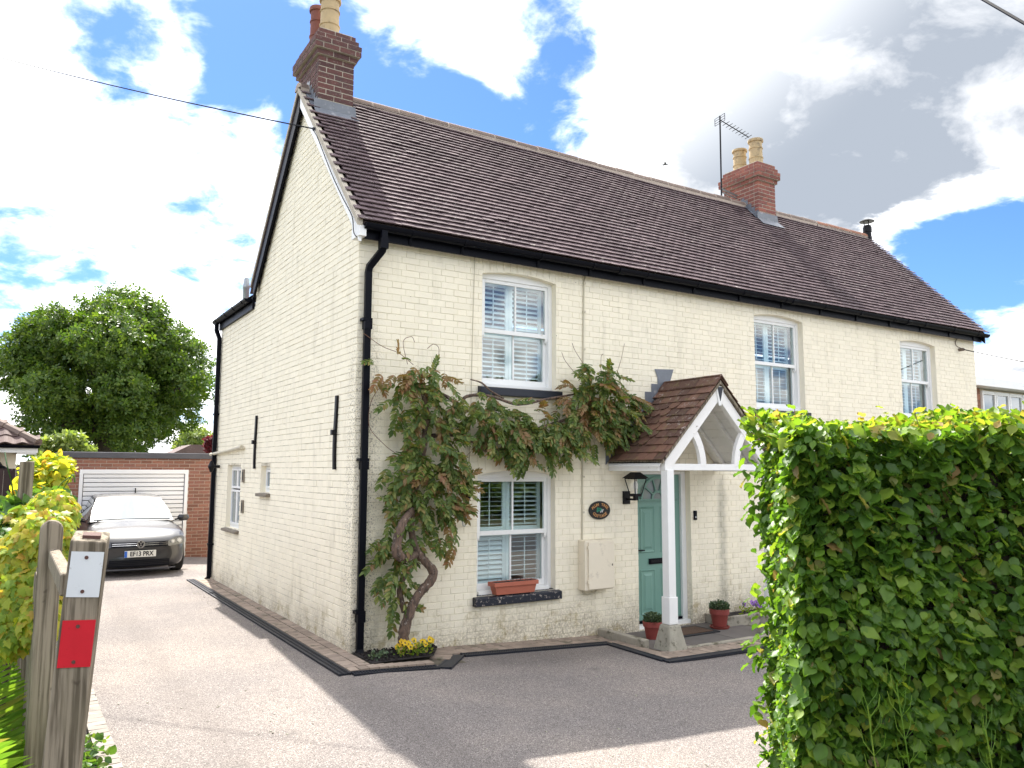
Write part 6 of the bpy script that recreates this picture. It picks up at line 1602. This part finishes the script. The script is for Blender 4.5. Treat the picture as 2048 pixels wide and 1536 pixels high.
# ================================================================ neighbouring house on the right
ne = thing('neighbour_house', 'neighbouring house with white fascia, timber cladding and dark tiled roof', 'house', (18, 4, 0))
NY = 1.35
MB().box(13.6, 24, NY+.12, NY+6, -.3, 3.85).build('wall', 'cream_render', ne)
MB().box(13.5, 24, NY-.25, NY+6, 3.86, 4.06).build('fascia', 'white_paint', ne, bevel=.006)
for k in range(9): MB().box(13.7, 15.66, NY+.06+random.uniform(0, .004), NY+.115, 2.6+.14*k, 2.6+.14*k+.132).build('cladding_board', 'clad_wood', ne)
for k in range(5):
    x = 15.68+.62*k; m = MB(); m.box(x, x+.06, NY+.02, NY+.1, 2.7, 3.8); m.box(x+.54, x+.60, NY+.02, NY+.1, 2.7, 3.8); m.box(x+.06, x+.54, NY+.02, NY+.1, 3.72, 3.8); m.box(x+.06, x+.54, NY+.02, NY+.1, 2.7, 2.78)
    wn = m.build('window', 'white_paint', ne, bevel=.004); MB().box(x+.06, x+.54, NY+.05, NY+.06, 2.78, 3.72).build('pane', 'grey_window_glass', wn)
rz_ = MB(); A, B, C_, D = (13.4, NY+1.2, 4.07), (16.75, NY+1.2, 4.07), (14.2, NY+3.2, 6.0), (13.4, NY+3.2, 6.0)
rz_.add([A, B, C_, D], [(0, 1, 2, 3)]); rz_.add([B, (16.75, NY+5, 4.07), C_], [(0, 1, 2)]); nr = rz_.build('roof', 'hip_tile', ne)
vL = math.hypot(2.0, 1.93); RN = np.array([(1, 0, 0), (0, 2.0/vL, 1.93/vL), (0, -1.93/vL, 2.0/vL)], float).T; its = []
NT_ = [tile_mesh(.325, .36, .03, .05, .015, .006, seed=i) for i in range(2)]
for r_2 in range(9):
    for c_ in range(10):
        x = 13.5+c_*.33+(.16 if r_2 % 2 else 0); v_ = .3*r_2
        if x+.1 > 16.75-(16.75-14.2)*v_/vL: continue
        its.append((random.randrange(2), np.array(A)*[0, 1, 1]+np.array([x, 0, 0])+RN @ np.array([0, v_, .0]), RN, (1, 1, 1)))
pieces(NT_, its, 'tile', 'hip_tile', nr, 100)

# ================================================================ overhead wires and a bird
def wire(name, label, a, b, sag_, r, mat='black_plastic', extra=None):
    a, b = Vector(a), Vector(b); w_ = thing(name, label, 'wire', tuple(a)); N = 24
    MB().tube([a.lerp(b, i/N)-Vector((0, 0, sag_*4*(i/N)*(1-i/N))) for i in range(N+1)], r, 6).build('line', mat, w_, True)
    return w_
w1 = wire('overhead_wire', 'thin overhead wire fixed to the gable bargeboard of the cottage', (-.12, 1.41, 6.26), CAM+px_ray(-260, 38)*17, .12, .009)
MB().tube([(-.12, 1.41, 6.26), (-.105, 1.36, 6.24), (-.09, 1.33, 6.2)], .022, 8).build('insulator', 'black_plastic', w1)
MB().tube(smooth_path([(-.12, 1.45, 6.27), (-.105, 1.3, 6.12), (-.10, 1.05, 5.82), (-.10, .7, 5.42), (-.105, .3, 5.02), (-.10, .0, 4.72), (-.11, -.1, 4.5), (-.05, -.12, 4.44)], 4), .006, 5).build('drop_cable', 'black_plastic', w1)
w2 = wire('overhead_wire', 'thin wire leaving the right end of the cottage wall', (12.19, -.09, 4.27), CAM+px_ray(2420, 778)*11.5, .06, .010)
MB().tube([(12.19, -.0, 4.27), (12.19, -.10, 4.27)], .03, 10).build('insulator', 'cable_brown', w2)
MB().tube(smooth_path([(12.15, -.02, 4.5), (12.06, -.02, 4.42), (12.07, -.03, 4.33), (12.19, -.08, 4.28)], 4), .008, 5).build('drop_cable', 'cable_brown', w2)
wire('overhead_cable', 'thick black overhead cable crossing the top right corner', CAM+px_ray(1700, -155)*9+(CAM+px_ray(1700, -155)*9-CAM-px_ray(2400, 250)*5)*2, CAM+px_ray(2400, 250)*5-(CAM+px_ray(1700, -155)*9-CAM-px_ray(2400, 250)*5)*1.2, .0, .013)
p = CAM+px_ray(1330, 329)*45
bd_ = thing('flying_bird', 'small dark bird gliding in the cloudy sky above the ridge', 'bird', tuple(p))
MB().tube([p-RH*.16, p-RH*.05, p+RH*.1, p+RH*.2], [.01, .035, .035, .005], 8).build('body', 'fascia_grey', bd_, True)
for s_ in (-1, 1): MB().add([p+RH*.04, p+FH*s_*.12+RH*.06+Vector((0, 0, .05)), p+FH*s_*.34-RH*.03*1+Vector((0, 0, .03))-RH*.06, p-RH*.05], [(0, 1, 2, 3)]).build('wing', 'fascia_grey', bd_)

# loose grit and leaf scraps on the drive
gm = MB()
for k in range(420):
    if k % 3: x, y = random.uniform(-2.3, 4.5), random.uniform(-5.5, -.6)
    else: x, y = -.45-abs(random.gauss(0, .12)), random.uniform(-.9, 6.5)
    if x > .4 and y > -1.75 and not (1.2 < x < 2.9 and y < -.6): continue
    s = random.uniform(.003, .009); z = gz(x)+.001
    gm.hexa([(x+a*s*random.uniform(.6, 1.4), y+b*s*random.uniform(.6, 1.4), z+c*s*.7) for a, b, c in ((-1, -1, 0), (1, -1, 0), (1, 1, 0), (-1, 1, 0), (-.6, -.6, 1), (.6, -.6, 1), (.6, .6, 1), (-.6, .6, 1))])
tag(gm.build('loose_grit', 'pier_stone'), 'loose grit and small stones scattered over the drive', 'grit', kind='stuff')
